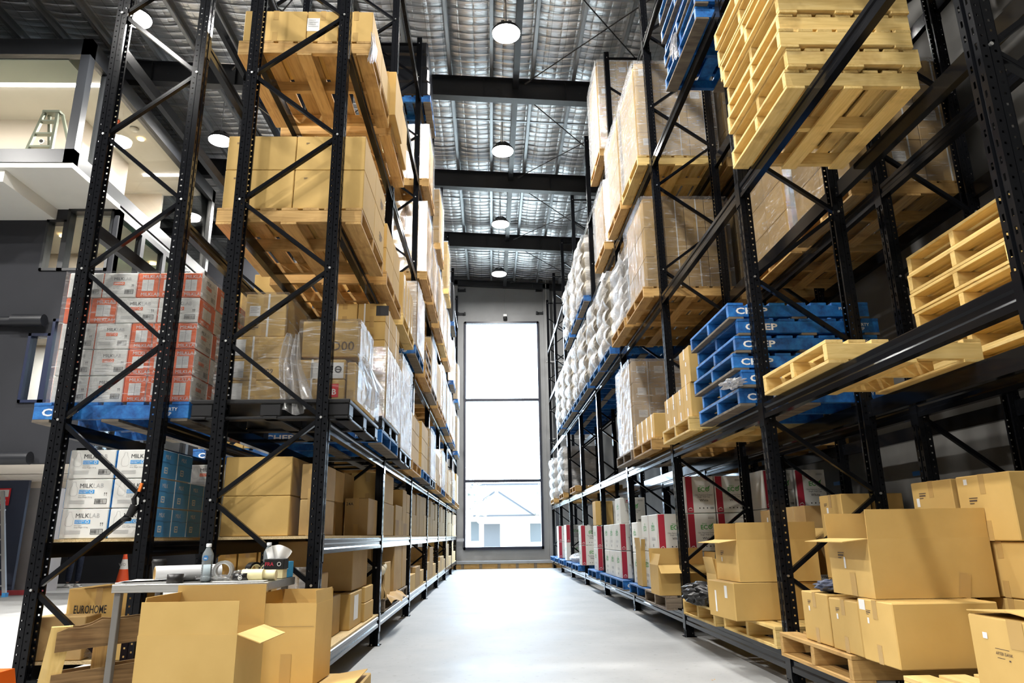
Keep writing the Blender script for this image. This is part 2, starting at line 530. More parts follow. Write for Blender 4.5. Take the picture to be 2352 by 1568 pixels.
def carton(x0, x1, y0, y1, z0, z1, label, mat=None, group=None, tape='y', rz=0.0, name='cardboard_carton', cat='carton', jit=0.004):
    mat = mat or KRAFT
    g = .003
    w, d, h = x1-x0-2*g, y1-y0-2*g, z1-z0-.002
    r = random.uniform(-jit, jit)
    o = thing(name, label, cat, ((x0+x1)/2, (y0+y1)/2, z0+.001), rz+r*.6, group, carton_mesh(w, d, h, mat))
    if tape:
        link('packing_tape', tape_mesh(round(w, 3), round(d, 3), round(h, 3), tape), o)
    o['_w'], o['_d'], o['_h'] = w, d, h
    return o
def dims(o): return o['_w'], o['_d'], o['_h']
def sticker(o, x, z, w, h, side=0, lines=True, mat=None, rot=0.0, y=0.0):
    """paper sticker on the front (side 0) or the +x/-x face (side 1/-1)"""
    W, D, H = dims(o)
    me = sheet_mesh(('sticker', w, h, lines, mat.name if mat else ''), lambda s: (s.rect(-w/2, -h/2, w/2, h/2, 0),
        [s.rect(-w*.4, h*(.32-.16*i), w*(.4 if i % 2 else .2), h*(.38-.16*i), 1, 1) for i in range(4)] if lines else None), [mat or LABEL, INKGREY])
    if side == 0:
        c = link('paper_sticker', me, o, (x, -D/2-EPS, z), 0, (0, rot, 0))
    else:
        c = link('paper_sticker', me, o, (side*(W/2+EPS), x, z), side*PI/2)
    return c
def strap(o, xs, side=0):
    W, D, H = dims(o)
    def make():
        m = MB()
        for x in xs:
            if side == 0:
                m.box((x-.007, -D/2-.0015, 0), (x+.007, D/2+.0015, H+.0015))
            else:
                m.box((-W/2-.0015, x-.007, 0), (W/2+.0015, x+.007, H+.0015))
        return m.mesh('strap', STRAP)
    return link('plastic_strap', cached(('strap', round(W, 3), round(D, 3), round(H, 3), tuple(xs), side), make), o)
def marks(o, x, z, s=.1, side=0, txt=None, mat=None):
    W, D, H = dims(o)
    def draw(sh):
        if txt: sh.text(txt, 0, 0, s, 0, .01, 'CENTER')
        else:
            sh.rect(0, 0, s, s*.07); sh.rect(0, -s*.22, s*.9, -s*.10); sh.rect(0, -s*.4, s*.55, -s*.33)
    me = sheet_mesh(('marks', s, txt, (mat or BROWNINK).name), draw, [mat or BROWNINK])
    if side == 0:
        return link('printed_mark', me, o, (x, -D/2-EPS, z))
    return link('printed_mark', me, o, (side*(W/2+EPS), x, z), side*PI/2)
def flap_mesh(w, l, mat=None):
    def make():
        m = MB()
        m.box((-w/2, 0, -.002), (w/2, l, .002), 0)
        return m.mesh('flap', [mat or KRAFT])
    return cached(('flap', round(w, 3), round(l, 3), (mat or KRAFT).name), make)
def open_carton(x0, x1, y0, y1, z0, z1, label, flaps, fl=.2, group=None, rz=0.0, mat=None, name='open_carton'):
    """flaps: dict front/back/left/right -> degrees from folded-in flat (0) to upright (90) to hanging out (180+)"""
    mat = mat or KRAFT
    w, d, h = x1-x0, y1-y0, z1-z0
    t = .005
    m = MB()
    m.box((-w/2, -d/2, 0), (w/2, d/2, t))
    m.box((-w/2, -d/2, t), (w/2, -d/2+t, h)); m.box((-w/2, d/2-t, t), (w/2, d/2, h))
    m.box((-w/2, -d/2+t, t), (-w/2+t, d/2-t, h)); m.box((w/2-t, -d/2+t, t), (w/2, d/2-t, h))
    o = thing(name, label, 'carton', ((x0+x1)/2, (y0+y1)/2, z0), rz, group, m.mesh('open_carton', mat))
    o['_w'], o['_d'], o['_h'] = w, d, h
    # a flap mesh reaches along +y from its hinge; tilt 0 lies inward
    spec = {'front': (w-.004, (0, -d/2+.003, h), 0), 'back': (w-.004, (0, d/2-.003, h), PI),
            'left': (d-.004, (-w/2+.003, 0, h), -PI/2), 'right': (d-.004, (w/2-.003, 0, h), PI/2)}
    for k, a in flaps.items():
        ln = fl
        if isinstance(a, tuple): a, ln = a
        ww, loc, rot = spec[k]
        f = link('flap', flap_mesh(ww, ln, mat), o, loc)
        f.rotation_euler = Euler((math.radians(a), 0, rot), 'XYZ')
    return o
# ------------------------------------------------------------------ pallets
def pallet_meshes(style, sx, sy, h):
    def make():
        top_t, bot_t, bw = .022, .02, .045
        if style == 'pine': mx, my, mu = PINE[0], PINE[1], PINE[1]
        elif style == 'aged': mx, my, mu = AGED[0], AGED[1], AGED[1]
        elif style == 'grey': mx, my, mu = GREYWOOD[0], GREYWOOD[1], GREYWOOD[1]
        else: mx, my, mu = BLUE, BLUE, BLUE_UNDER
        r = random.Random(len(style)*13+int(sx*100))
        d = MB()
        n = 7
        bwid = sx/(n+ (n-1)*.32)
        for i in range(n):
            x = -sx/2+i*bwid*1.32
            d.box((x, -sy/2+r.uniform(0, .006), h-top_t), (x+bwid, sy/2-r.uniform(0, .006), h), 0, .002)
        br = MB()
        br.box((-sx/2, -bw/2, bot_t), (sx/2, bw/2, h-top_t), 0, .003)
        bo = MB()
        bo.box((-.06, -sy/2, 0), (.06, sy/2, bot_t), 0, .002)
        return d.mesh('deck', my), br.mesh('bearer', mx), bo.mesh('bottom_board', mu)
    return cached(('pallet', style, sx, sy, h), make)
STY = {'pine': 'pale pine', 'aged': 'honey-brown timber', 'grey': 'grey weathered timber', 'blue': 'blue painted', 'plastic': 'black plastic'}
def chep_meshes():
    def f1(s): s.text('CHEP', 0, .004, .072, 0, .028, 'LEFT', sx=1.45)
    def f2(s):
        s.text('PROPERTY', 0, .022, .034, 0, .012, 'CENTER'); s.text('CHEP', 0, -.012, .034, 0, .012, 'CENTER')
    return sheet_mesh('chep1', f1, [WHITEP]), sheet_mesh('chep2', f2, [WHITEP])
def pallet(xc, yc, z, label, style='pine', sx=1.12, sy=1.12, h=.14, rz=0.0, group=None, letters=True):
    name = 'pallet'
    o = thing('timber_pallet' if style not in ('blue', 'plastic') else ('blue_pallet' if style == 'blue' else 'plastic_pallet'), label, 'pallet', (xc, yc, z), rz, group)
    if style == 'plastic':
        def make():
            m = MB(); m.box((-sx/2, -sy/2, h-.03), (sx/2, sy/2, h), 0, .006)
            f = MB(); f.box((-.075, -.075, .02), (.075, .075, h-.03), 0, .008)
            b = MB()
            for y in (-sy/2+.06, 0, sy/2-.06): b.box((-sx/2, y-.05, 0), (sx/2, y+.05, .02), 0, .004)
            for x in (-sx/2+.06, 0, sx/2-.06): b.box((x-.05, -sy/2, .0), (x+.05, sy/2, .019), 0, .004)
            return m.mesh('deck', BLACKPLASTIC), f.mesh('block', BLACKPLASTIC), b.mesh('skid', BLACKPLASTIC)
        a, f, b = cached(('plp', sx, sy, h), make)
        link('deck', a, o); link('skid', b, o)
        for x in (-sx/2+.08, 0, sx/2-.08):
            for y in (-sy/2+.08, 0, sy/2-.08):
                link('block', f, o, (x, y, 0))
        return o
    a, b, c = pallet_meshes(style, sx, sy, h)
    link('deck', a, o)
    for y in (-sy/2+.025, 0, sy/2-.025): link('bearer', b, o, (0, y, 0))
    for x in (-sx/2+.061, 0, sx/2-.061): link('bottom_board', c, o, (x, 0, 0))
    if style == 'blue' and letters:
        m1, m2 = chep_meshes()
        link('painted_lettering', m1, o, (-sx/2+.06, -sy/2+.0024-EPS, h*.3))
        link('painted_lettering', m2, o, (sx/2-.16, -sy/2+.0024-EPS, h*.38))
    return o
# ------------------------------------------------------------------ stretch film round a load
def wrap(x0, x1, y0, y1, z0, z1, label, mat=None, bulge=.02, seed=1, group=None, top=True, name='stretch_wrap', lobes=None):
    r = random.Random(seed)
    ph = [r.uniform(0, 6.28) for _ in range(8)]
    def nz(u, z):
        return (math.sin(u*9+z*5+ph[0])+math.sin(u*17-z*11+ph[1])*.6+math.sin(z*23+u*4+ph[2])*.5)*.3
    per = [((x0, y0), (x1, y0)), ((x1, y0), (x1, y1)), ((x1, y1), (x0, y1)), ((x0, y1), (x0, y0))]
    m = MB()
    cx, cyy = (x0+x1)/2, (y0+y1)/2
    for k, (a, b) in enumerate(per):
        def fn(u, v, a=a, b=b, k=k):
            x = a[0]+(b[0]-a[0])*u; y = a[1]+(b[1]-a[1])*u; z = z0+(z1-z0)*v
            e = math.sin(PI*u)
            off = .008+bulge*(.35+.65*e*abs(nz(x*1.3+y*1.7, z)))
            if lobes:
                off = -.04+.10*abs(math.sin(PI*lobes*v+.55*math.sin(u*5+ph[3])+.2*math.sin(u*13+ph[4])))**.7*abs(math.sin(PI*1.5*u+.5*math.sin(v*7+ph[5])))**.3+.025*nz(x*.8+y*.8, z*.5)
            dx, dy = (0, -1) if k == 0 else (1, 0) if k == 1 else (0, 1) if k == 2 else (-1, 0)
            ee = -.05 if lobes else .008
            ex = ee*(1 if x > cx else -1)*(1-e) if k in (0, 2) else 0
            ey = ee*(1 if y > cyy else -1)*(1-e) if k in (1, 3) else 0
            return (x-cx+dx*off+ex, y-cyy+dy*off+ey, z-z0)
        m.grid(fn, 26 if lobes else 22, max(8, int((z1-z0)*(34 if lobes else 18))))
    if top:
        m.grid(lambda u, v: (x0-cx+(x1-x0)*u, y0-cyy+(y1-y0)*v, z1-z0+.008), 6, 6)
    return thing(name, label, 'stretch wrap', (cx, cyy, z0), 0, group, m.mesh('film', mat or FILM))
def film_tail(pts, width, label, mat=None, seed=2):
    """a loose hanging strip of film along a path"""
    r = random.Random(seed)
    m = MB()
    n = len(pts)
    def fn(u, v):
        t = v*(n-1); i = min(int(t), n-2); f = t-i
        p = Vector(pts[i]).lerp(Vector(pts[i+1]), f)
        w = width*(.35+.65*v)
        a = u*2-1
        return (p.x+a*w*.5, p.y-.03*math.sin(u*21+v*5)-.02*math.sin(u*37), p.z+.02*math.sin(u*9+v*7))
    m.grid(fn, 28, 24)
    return thing('loose_film', label, 'stretch wrap', (0, 0, 0), 0, None, m.mesh('film', mat or FILM_WHITE))
# ------------------------------------------------------------------ sacks
def sack_mesh(w, d, h, seed, mat):
    def make():
        r = random.Random(seed)
        ph = [r.uniform(0, 6.28) for _ in range(4)]
        m = MB()
        n = 12
        def side(sg):
            def fn(u, v):
                x, y = u*2-1, v*2-1
                e = max(0, (1-abs(x)**3.2)*(1-abs(y)**3.2))**.45
                wr = 1+.10*math.sin(x*4+ph[0])*math.sin(y*5+ph[1])
                px = w/2*x*(1-.10*abs(y)**3); py = d/2*y*(1-.10*abs(x)**3)
                return (px, py, h/2+sg*h/2*e*wr)
            return fn
        m.grid(side(1), n, n)
        m.grid(lambda u, v: side(-1)(1-u, v), n, n)
        return m.mesh('sack', mat)
    return cached(('sack', w, d, h, seed, mat.name), make)
# ------------------------------------------------------------------ rack parts
def holes_panel(m, org, U, W, H, cols, hw, hh, pitch, z0=.03, mi=0):
    """vertical sheet with punched holes; U is the horizontal unit direction"""
    us = [0.0]
    for c in cols: us += [c-hw, c+hw]
    us.append(W)
    n = int((H-z0)/pitch)-1
    vs = [0.0]; hole = []
    for k in range(n):
        vs += [z0+k*pitch, z0+k*pitch+hh]
    vs.append(H)
    org, U = Vector(org), Vector(U)
    P = [org+U*u+Vector((0, 0, z)) for z in vs for u in us]
    nu = len(us); fs = []
    for j in range(len(vs)-1):
        if j % 2 == 0:      # solid band between hole rows: one strip
            fs.append(tuple([j*nu+i for i in range(nu)]+[(j+1)*nu+i for i in range(nu-1, -1, -1)]))
        else:
            for i in range(0, nu-1, 2):
                fs.append((j*nu+i, j*nu+i+1, (j+1)*nu+i+1, (j+1)*nu+i))
    m.add(P, fs, mi)
def upright_mesh(H, w=.085, d=.09):
    def make():
        m = MB()
        # aisle face (+x) with two columns of slots either side of a pressed groove
        holes_panel(m, (w, 0, 0), (0, 1, 0), .034, H, [.020], .006, .032, .075)
        holes_panel(m, (w, .056, 0), (0, 1, 0), .034, H, [.014], .006, .032, .075)
        m.add([(w, .034, 0), (w-.012, .038, 0), (w-.012, .052, 0), (w, .056, 0), (w, .034, H), (w-.012, .038, H), (w-.012, .052, H), (w, .056, H)],
              [(0, 1, 5, 4), (1, 2, 6, 5), (2, 3, 7, 6)])
        for y, sg in ((0, 1), (d, -1)):
            holes_panel(m, (0, y, 0), (1, 0, 0), w*.5, H, [.022], .0055, .011, .05)
            holes_panel(m, (w*.5+.004, y+sg*.0, 0), (1, 0, 0), w*.5-.004, H, [.020], .0055, .011, .05, .055)
            m.add([(w*.5, y, 0), (w*.5+.002, y+sg*.006, 0), (w*.5+.004, y, 0), (w*.5, y, H), (w*.5+.002, y+sg*.006, H), (w*.5+.004, y, H)], [(0, 1, 4, 3), (1, 2, 5, 4)])
            m.box((0, min(y, y+sg*.018), 0), (.003, max(y, y+sg*.018), H))
        return m.mesh('upright', STEEL)
    return cached(('upright', H), make)
def beam_mesh(L, h):
    def make():
        m = MB()
        p = [(0, -h), (.050, -h), (.050, -h*.72), (.043, -h*.62), (.043, -h*.40), (.050, -h*.30), (.050, -.006), (.044, 0), (0, 0)]
        m.prism(p, 0, L)
        for y in (-.004, L-.001):      # hooked end plates
            m.box((.046, y, -h-.06), (.054, y+.005, .03))
        m.box((.051, -.045, -h-.05), (.055, .0, .025)); m.box((.051, L, -h-.05), (.055, L+.045, .025))
        return m.mesh('beam', STEEL)
    return cached(('beam', L, h), make)
def rack(name, label, sgn, x_aisle, x_back, ys, levels, H, hb, z0=.19, near_aisle=True, grey0=False, full=6, skip=(), flip=0):
    """sgn: +1 the aisle side looks to +x, -1 to -x"""
    o = thing(name, label, 'pallet rack', (x_aisle, ys[0], 0))
    um = upright_mesh(H)
    bp = cached('baseplate', lambda: (lambda m: (m.box((-.02, -.02, 0), (.105, .11, .006)), m.tube((.02, -.01, .006), (.02, -.01, .018), .008, n=6, mi=1), m.mesh('base_plate', [STEEL, BOLT]))[-1])(MB()))
    depth = abs(x_aisle-x_back)
    merged = MB()
    for k, y in enumerate(ys):
        yy = y-ys[0]
        if sgn > 0:
            a = link('upright', um, o, (-.085, yy, 0)); b = link('upright', um, o, (-depth+.085, yy+.09, 0), PI)
        else:
            a = link('upright', um, o, (.085, yy+.09, 0), PI); b = link('upright', um, o, (depth-.085, yy, 0))
        for u in (a, b): link('base_plate', bp, u)
        # zigzag bracing between the two posts
        xa, xb = -sgn*.045, -sgn*(depth-.045)
        nodes = []
        kk = 0
        z = z0
        while z < H-.2:
            nodes.append((xb if ((kk+flip) % 2 == 0) else xa, z)); z += .555; kk += 1
        segs = list(zip(nodes, nodes[1:]))+[((xa, z0), (xb, z0)), ((xa, H-.12), (xb, H-.12))]
        for (p, q) in segs:
            def build(m, off):
                P = Vector((p[0], off+.03, p[1])); Q = Vector((q[0], off+.03, q[1]))
                m.bar(P, Q, .030, .034, (0, 1, 0), 0)
                D = (Q-P).normalized(); n = D.cross(Vector((0, 1, 0)))
                m.obox((P+Q)/2+Vector((0, -.0155, 0)), D*(Q-P).length/2*.93, Vector((0, .003, 0)), n*.006, 0)
                m.tube((p[0], off-.010, p[1]), (p[0], off+.0, p[1]), .009, n=6, mi=1)
            if k < full:
                key = ('brace', sgn, round(depth, 3), p, q)
                def mk():
                    m = MB(); build(m, 0); return m.mesh('brace', [STEEL, BOLT])
                link('brace', cached(key, mk), o, (0, yy, 0))
            else:
                build(merged, yy)
    if merged.v:
        tag(link('brace', merged.mesh('brace', [STEEL, BOLT]), o), None, None, None, 'stuff')
    for k in range(len(ys)-1):
        L = round(ys[k+1]-ys[k]-.09, 3)
        bm = beam_mesh(L, hb)
        for li, z in enumerate(levels):
            if (k, li) in skip: continue
            yy = ys[k]-ys[0]+.09
            for face in (0, 1):
                out = sgn if face == 0 else -sgn
                xx = (0 if face == 0 else -sgn*depth)
                if out > 0: b = link('beam', bm, o, (xx-.05, yy, z))
                else: b = link('beam', bm, o, (xx+.05, yy+L, z), PI)
    return o

# ================================================================== the building
def zr(x): return 10.40-.05*(x-.4)       # underside of the roof insulation
XL, XR, YB, YF = -13.0, 4.32, -6.0, 25.0
def slab(name, a, b, mat):
    m = MB(); m.box(a, b); return struct(name, m.mesh(name, mat))
slab('floor', (XL-.3, YB-.3, -.2), (XR+.3, YF+.3, 0), CONCRETE)
slab('wall_right', (XR, YB, 0), (XR+.25, YF+.3, 12), WALLSIDE)
slab('wall_left', (XL-.25, YB, 0), (XL, YF+.3, 12), WALLDARK)
slab('wall_back', (XL-.25, YB-.25, 0), (XR+.25, YB, 12), WALLGREY)
WX0, WX1, WZ0, WZ1 = -.95, 1.795, .59, 8.68
m = MB()
m.box((XL, YF, 0), (WX0, YF+.3, 12)); m.box((WX1, YF, 0), (XR, YF+.3, 12))
m.box((WX0, YF, 0), (WX1, YF+.3, WZ0)); m.box((WX0, YF, WZ1), (WX1, YF+.3, 12))
struct('wall_far', m.mesh('wall_far', WALLGREY))
slab('trim_1', (1.98, YF-.16, .0), (2.22, YF, 10.3), WALLGREY)        # pilaster right of the window
slab('trim_2', (-1.55, YF-.16, 0), (-1.2, YF, 10.3), WALLGREY)
m = MB()
m.box((-1.7, 24.25, .16), (2.5, YF, .24), 0); m.box((-1.7, 24.3, 0), (2.5, 24.36, .16), 1)
for i in range(7): m.box((-1.6+i*.6, 24.285, 0), (-1.5+i*.6, 24.3, .16), 2)
struct('trim_3', m.mesh('ledge', [WALLGREY, AGED[0], GREYWOOD[2]]))
# roof lining between purlins, each bay sagging like a quilt
m = MB()
PX = [.06+.85*k for k in range(-15, 5)]
PE = [XL]+PX+[XR]
for a, b in zip(PE, PE[1:]):
    m.grid(lambda u, v, a=a, b=b: (a+(b-a)*u, YB+(YF-YB)*v, zr(a+(b-a)*u)-.06*math.sin(PI*u)*(.75+.25*math.sin(v*190))), 6, 300)
struct('ceiling', m.mesh('ceiling', FOIL))
slab('ceiling_deck', (XL-.3, YB-.3, 11.4), (XR+.3, YF+.3, 11.5), WALLDARK)
# purlins, rafters, struts, rods
pm = MB()
pm.box((-.035, YB, -.20), (-.028, YF, 0)); pm.box((-.035, YB, -.20), (.035, YF, -.193)); pm.box((-.035, YB, -.007), (.035, YF, 0)); pm.box((.028, YB, -.2), (.035, YF, -.175))
pme = pm.mesh('purlin', GALV)
for i, x in enumerate(PX):
    tag(thing('roof_purlin', 'galvanised steel roof purlin, number %d counted from the left office side' % (i+1), 'purlin', (x, 0, zr(x)-.005), 0, 'roof purlins', pme), None, None)
RY = [0.85+3.93*k for k in range(-1, 6)]+[24.75]
RN = ['behind the camera', 'overhead near the camera', 'over the first rack bay', 'above the second rack bay, nearest in view at centre', 'second in view along the aisle roof', 'third in view along the aisle roof', 'fourth in view near the end wall', 'against the end wall']
for y, nme in zip(RY, RN):
    m = MB()
    def sl(z0, z1, y0, y1, mi=0):
        vs = []
        for x in (XL, XR):
            o = zr(x)-.205
            vs += [(x, y0, o+z0), (x, y1, o+z0), (x, y1, o+z1), (x, y0, o+z1)]
        m.add(vs, [(0,1,2,3),(4,7,6,5),(0,4,5,1),(1,5,6,2),(2,6,7,3),(3,7,4,0)], mi)
    hh = .48 if y < 24 else .22
    sl(-hh+.016, -.016, y+.09, y+.10); sl(-hh, -hh+.016, y, y+.19); sl(-.016, 0, y, y+.19)
    x = -12.0
    while x < 4:
        o = zr(x)-.205
        m.box((x-.005, y+.01, o-hh+.017), (x+.005, y+.18, o-.017)); m.tube((x+.3, y+.09, o-hh*.5), (x+.3, y+.075, o-hh*.5), .012, n=6); x += 1.7
    thing('roof_rafter', 'black steel roof rafter beam crossing '+nme, 'roof beam', (0, 0, 0), 0, 'roof rafters', m.mesh('rafter', BEAMBLK))
m = MB(); m.box((-.06, YB, -.15), (.06, YF, 0))
thing('roof_strut', 'dark square tube strut running along the ridge beside the aisle lamps', 'roof beam', (.56, 0, zr(.56)-.26), 0, None, m.mesh('strut', BEAMBLK))
for i, y in enumerate([2.6, 6.5, 10.4, 14.35, 18.3, 22.2]):
    m = MB()
    for a, b in zip(PX, PX[1:]): m.bar((a, y, zr(a)-.12), (b, y, zr(b)-.12), .05, .03)
    thing('purlin_bridging', 'thin galvanised bridging line between purlins, row %d from the camera' % (i+1), 'bridging', (0, 0, 0), 0, 'bridging rows', m.mesh('bridging', GALV))
ROD = plain('rod_steel', (.02, .02, .022), .5)
n = 0
for k, y in enumerate([8.71, 12.64, 16.57, 20.5]):
    for (xa, xb) in ((.75, 3.6), (-5.2, -2.2)):
        for s in (0, 1):
            a = (xa if s else xb, y+.3, zr(xa if s else xb)-.42); b = (xb if s else xa, y+3.8, zr(xb if s else xa)-.42)
            m = MB(); m.tube(a, b, .012, n=6)
            for p, q in ((a, b), (b, a)):
                d = (Vector(q)-Vector(p)).normalized()
                m.tube(Vector(p), Vector(p)+d*.18, .028, n=6)
            thing('bracing_rod', 'thin black roof bracing rod rising to the %s, %s bay %d from the camera' % ('right' if s else 'left', 'aisle' if xa > 0 else 'office', k+1), 'rod', (0, 0, 0), 0, 'roof bracing rods', m.mesh('rod', ROD))
# ------------------------------------------------------------------ lamps
def lamp_meshes():
    h = MB()
    h.lathe([(.0, .20), (.07, .20), (.10, .15), (.19, .10), (.25, .03), (.25, .0), (.24, -.004)], 24)
    for i in range(12):
        a = i*PI/6; h.bar((.07*math.cos(a), .07*math.sin(a), .19), (.17*math.cos(a), .17*math.sin(a), .11), .006, .05)
    d = MB(); d.lathe([(.245, -.004), (.24, -.03), (.17, -.055), (.08, -.068), (.0, -.07)], 24)
    return h.mesh('housing', BEAMBLK), d.mesh('diffuser', LAMPGLOW)
LH, LD = lamp_meshes()
def lamp(x, y, z, label, w=1.0):
    o = thing('high_bay_lamp', label, 'lamp', (x, y, z), 0, 'high bay lamps')
    link('housing', LH, o); link('diffuser', LD, o); c = MB(); c.tube((0, 0, .19), (0, 0, zr(x)-z-.01), .008, n=6); link('hanging_chain', c.mesh('chain', GALV), o)
    l = bpy.data.lights.new('lamp_light', 'AREA'); l.shape = 'DISK'; l.size = .44; l.energy = LAMP_W*w; l.color = (1, .97, .92)
    b = link('lamp_light', l, o, (0, 0, -.08))
LW = ['behind the camera', 'above the camera', 'overhead just past the camera', 'nearest glowing in the picture', 'second glowing', 'third glowing', 'farthest, glowing above the tall window']
for k, w in zip(range(-3, 4), LW):
    lamp(.315, 10.5+3.93*k, 9.55, 'white round high bay lamp over the aisle, '+w)
for k, w in zip(range(-3, 4), ['far behind the camera', 'behind the camera', 'left of the camera', 'at the top left behind the outer post', 'lower down beside the stacked brown cartons', 'hidden by the rack cartons', 'at the end wall']):
    lamp(-5.97, 10.25+3.85*k, 9.6, 'white high bay lamp left of the racks, '+w, 1.9)
for k, w in zip(range(-3, 0), ['farthest behind the camera', 'behind the camera', 'beside the camera']):  # unseen lamp row, added to brighten the front of the left racks
    lamp(-10.8, 10.25+3.85*k, 9.6, 'added unseen high bay lamp in the left hall brightening the racks, '+w, 2.2)
# ------------------------------------------------------------------ tall window
FR = plain('window_frame_blue_black', (.012, .014, .03), .4)
m = MB()
t = .07
m.box((WX0, YF-.06, WZ0), (WX0+t, YF+.12, WZ1)); m.box((WX1-t, YF-.06, WZ0), (WX1, YF+.12, WZ1))
m.box((WX0, YF-.06, WZ0), (WX1, YF+.12, WZ0+.09)); m.box((WX0, YF-.06, WZ1-t), (WX1, YF+.12, WZ1))
for z in (5.745, 2.885): m.box((WX0+t, YF-.05, z-.045), (WX1-t, YF+.10, z+.045))
w = struct('window_1', m.mesh('window_frame', FR))
for a, b in ((WZ0+.09, 2.84), (2.93, 5.70), (5.79, WZ1-t)):
    g = MB(); g.box((WX0+t, YF+.02, a), (WX1-t, YF+.03, b)); link('window_pane', g.mesh('pane', GLASS), w)
# outside: yard, house, tree
OUTW = plain('house_render', (.75, .72, .66), .8); OUTD = plain('house_dark_glass', (.045, .05, .052), .5); TILE = None
m_, nt_, b_ = new_mat('roof_tiles')
v_ = coords(nt_, (1, 1, 1), False)
w_ = nt_.nodes.new('ShaderNodeTexBrick'); w_.inputs['Scale'].default_value = 3.0
w_.inputs['Color1'].default_value = (.0165, .017, .018, 1); w_.inputs['Color2'].default_value = (.021, .022, .023, 1); w_.inputs['Mortar'].default_value = (.010, .010, .011, 1)
nt_.links.new(v_, w_.inputs['Vector']); nt_.links.new(w_.outputs[0], b_.inputs['Base Color']); TILE = m_
slab('ground', (-60, YF+.3, -.35), (60, 140, -.15), plain('yard_ground', (.52, .48, .40), .9))
h = thing('house', 'pale overexposed house with tiled hip roof seen through the tall window', 'house', (0, 45, -.15))
m = MB(); m.box((-6, 0, 0), (9, 9, 2.45)); link('wall', m.mesh('wall', OUTW), h)
m = MB()
def roof(m, x0, x1, y0, y1, z0, z1, inset):
    m.add([(x0,y0,z0),(x1,y0,z0),(x1,y1,z0),(x0,y1,z0),(x0+inset,(y0+y1)/2,z1),(x1-inset,(y0+y1)/2,z1)], [(0,1,5,4),(2,3,4,5),(1,2,5),(3,0,4),(3,2,1,0)])
roof(m, -6.6, 9.6, -.6, 9.6, 2.42, 4.6, 5)
m2 = MB(); roof(m2, -1.9, 2.6, -1.6, 4, 2.35, 3.9, 2.1)
link('roof', m.mesh('roof', TILE), h); link('porch_roof', m2.mesh('roof', TILE), h)
m = MB()
for a, b in (((-6.6, -.6, 2.42), (9.6, -.6, 2.42)), ((-1.9, -1.6, 2.35), (2.6, -1.6, 2.35)), ((-1.9, -1.6, 2.35), (.2, 1.2, 3.92)), ((2.6, -1.6, 2.35), (.5, 1.2, 3.92)), ((-6.6, -.6, 2.42), (-1.6, 4.5, 4.62)), ((9.6, -.6, 2.42), (4.6, 4.5, 4.62)), ((-1.6, 4.5, 4.62), (4.6, 4.5, 4.62))): m.bar(a, b, .09, .10)
link('ridge_cap', m.mesh('ridge_cap', plain('ridge_cap_grey', (.021, .022, .025), .7)), h)
for x, z, ww, hh in ((-1.25, .9, .5, 1.15), (2.4, .8, .7, 1.1), (4.5, .8, 1.2, 1.1)):
    f = MB(); f.box((x, -.05, z), (x+ww, .0, z+hh)); link('house_window', f.mesh('house_window', OUTD), h)
f = MB(); f.box((-.45, -.05, 0), (.55, 0, 1.9)); link('house_door', f.mesh('house_door', plain('faded_door', (.05, .05, .052), .6)), h)
def tree(x, y, z, s, label):
    o = thing('tree', label, 'tree', (x, y, z))
    m = MB(); m.tube((0, 0, 0), (0, 0, 2.2*s), .12*s, .05*s, 8); link('trunk', m.mesh('trunk', plain('bark', (.5, .47, .44), .9)), o)
    r = random.Random(int(x*10)); m = MB()
    for i in range(420):
        d = Vector((r.gauss(0, 1), r.gauss(0, 1), r.gauss(0, .8))); d = d.normalized()*r.uniform(.3, 1)*1.1*s
        c = Vector((0, 0, 2.6*s))+d; a = Vector((r.uniform(-1, 1), r.uniform(-1, 1), r.uniform(-1, 1))).normalized()*.16*s
        b = a.cross(Vector((r.uniform(-1, 1), r.uniform(-1, 1), r.uniform(-1, 1))))*.6
        m.add([c-a, c+b, c+a, c-b], [(0, 1, 2, 3)])
    link('foliage', m.mesh('foliage', plain('leaf_green', (.30, .32, .29), .7)), o)
tree(-1.25, 41, -.15, 1.2, 'small washed-out tree left of the house behind the window')
tree(3.6, 43, -.15, 1.2, 'washed-out bush at the right edge of the tall window')
# small wall fittings at the far end
def bracket(x, z, label):
    m = MB(); m.box((-.15, -.03, -.05), (.15, 0, .05)); m.box((-.15, -.12, -.05), (-.09, 0, .05)); m.box((.09, -.12, -.05), (.15, 0, .05))
    thing('wall_bracket', label, 'bracket', (x, YF, z), 0, 'steel brackets on the end wall', m.mesh('bracket', BEAMBLK))
bracket(-1.05, 9.9, 'upper dark steel bracket left of the tall window'); bracket(-1.05, 8.98, 'lower dark steel bracket left of the tall window')
bracket(1.86, 9.9, 'upper dark steel bracket right of the tall window'); bracket(1.86, 9.0, 'lower dark steel bracket right of the tall window')
cm = thing('security_camera', 'small white dome security camera above the tall window', 'camera', (.56, YF, 8.85))
m = MB(); m.box((-.06, -.1, 0), (.06, 0, .1)); link('mount', m.mesh('mount', WHITEP), cm)
m = MB(); m.lathe([(.0, -.14), (.05, -.13), (.075, -.08), (.075, 0)], 14, 0, (0, -.1, 0)); link('dome', m.mesh('dome', BLACKPLASTIC), cm)
m = MB(); m.tube((0, -.02, .1), (0, -.02, 1.3), .006, n=6); link('cable', m.mesh('cable', GALV), cm)
m = MB(); m.tube((0, 0, 0), (0, 0, 6.3), .02, n=8); m.tube((0, 0, 0), (1.4, 0, 0), .02, n=8); m.tube((-.05, 0, 2.8), (1.2, 0, 2.8), .03, n=8)
thing('wall_conduit', 'grey conduit pipe running up the end wall right of the window', 'pipe', (2.09, YF-.19, 4.3), 0, None, m.mesh('conduit', plain('conduit_grey', (.5, .5, .5), .5)))
m = MB(); m.box((0, -.05, 0), (.62, 0, .09))
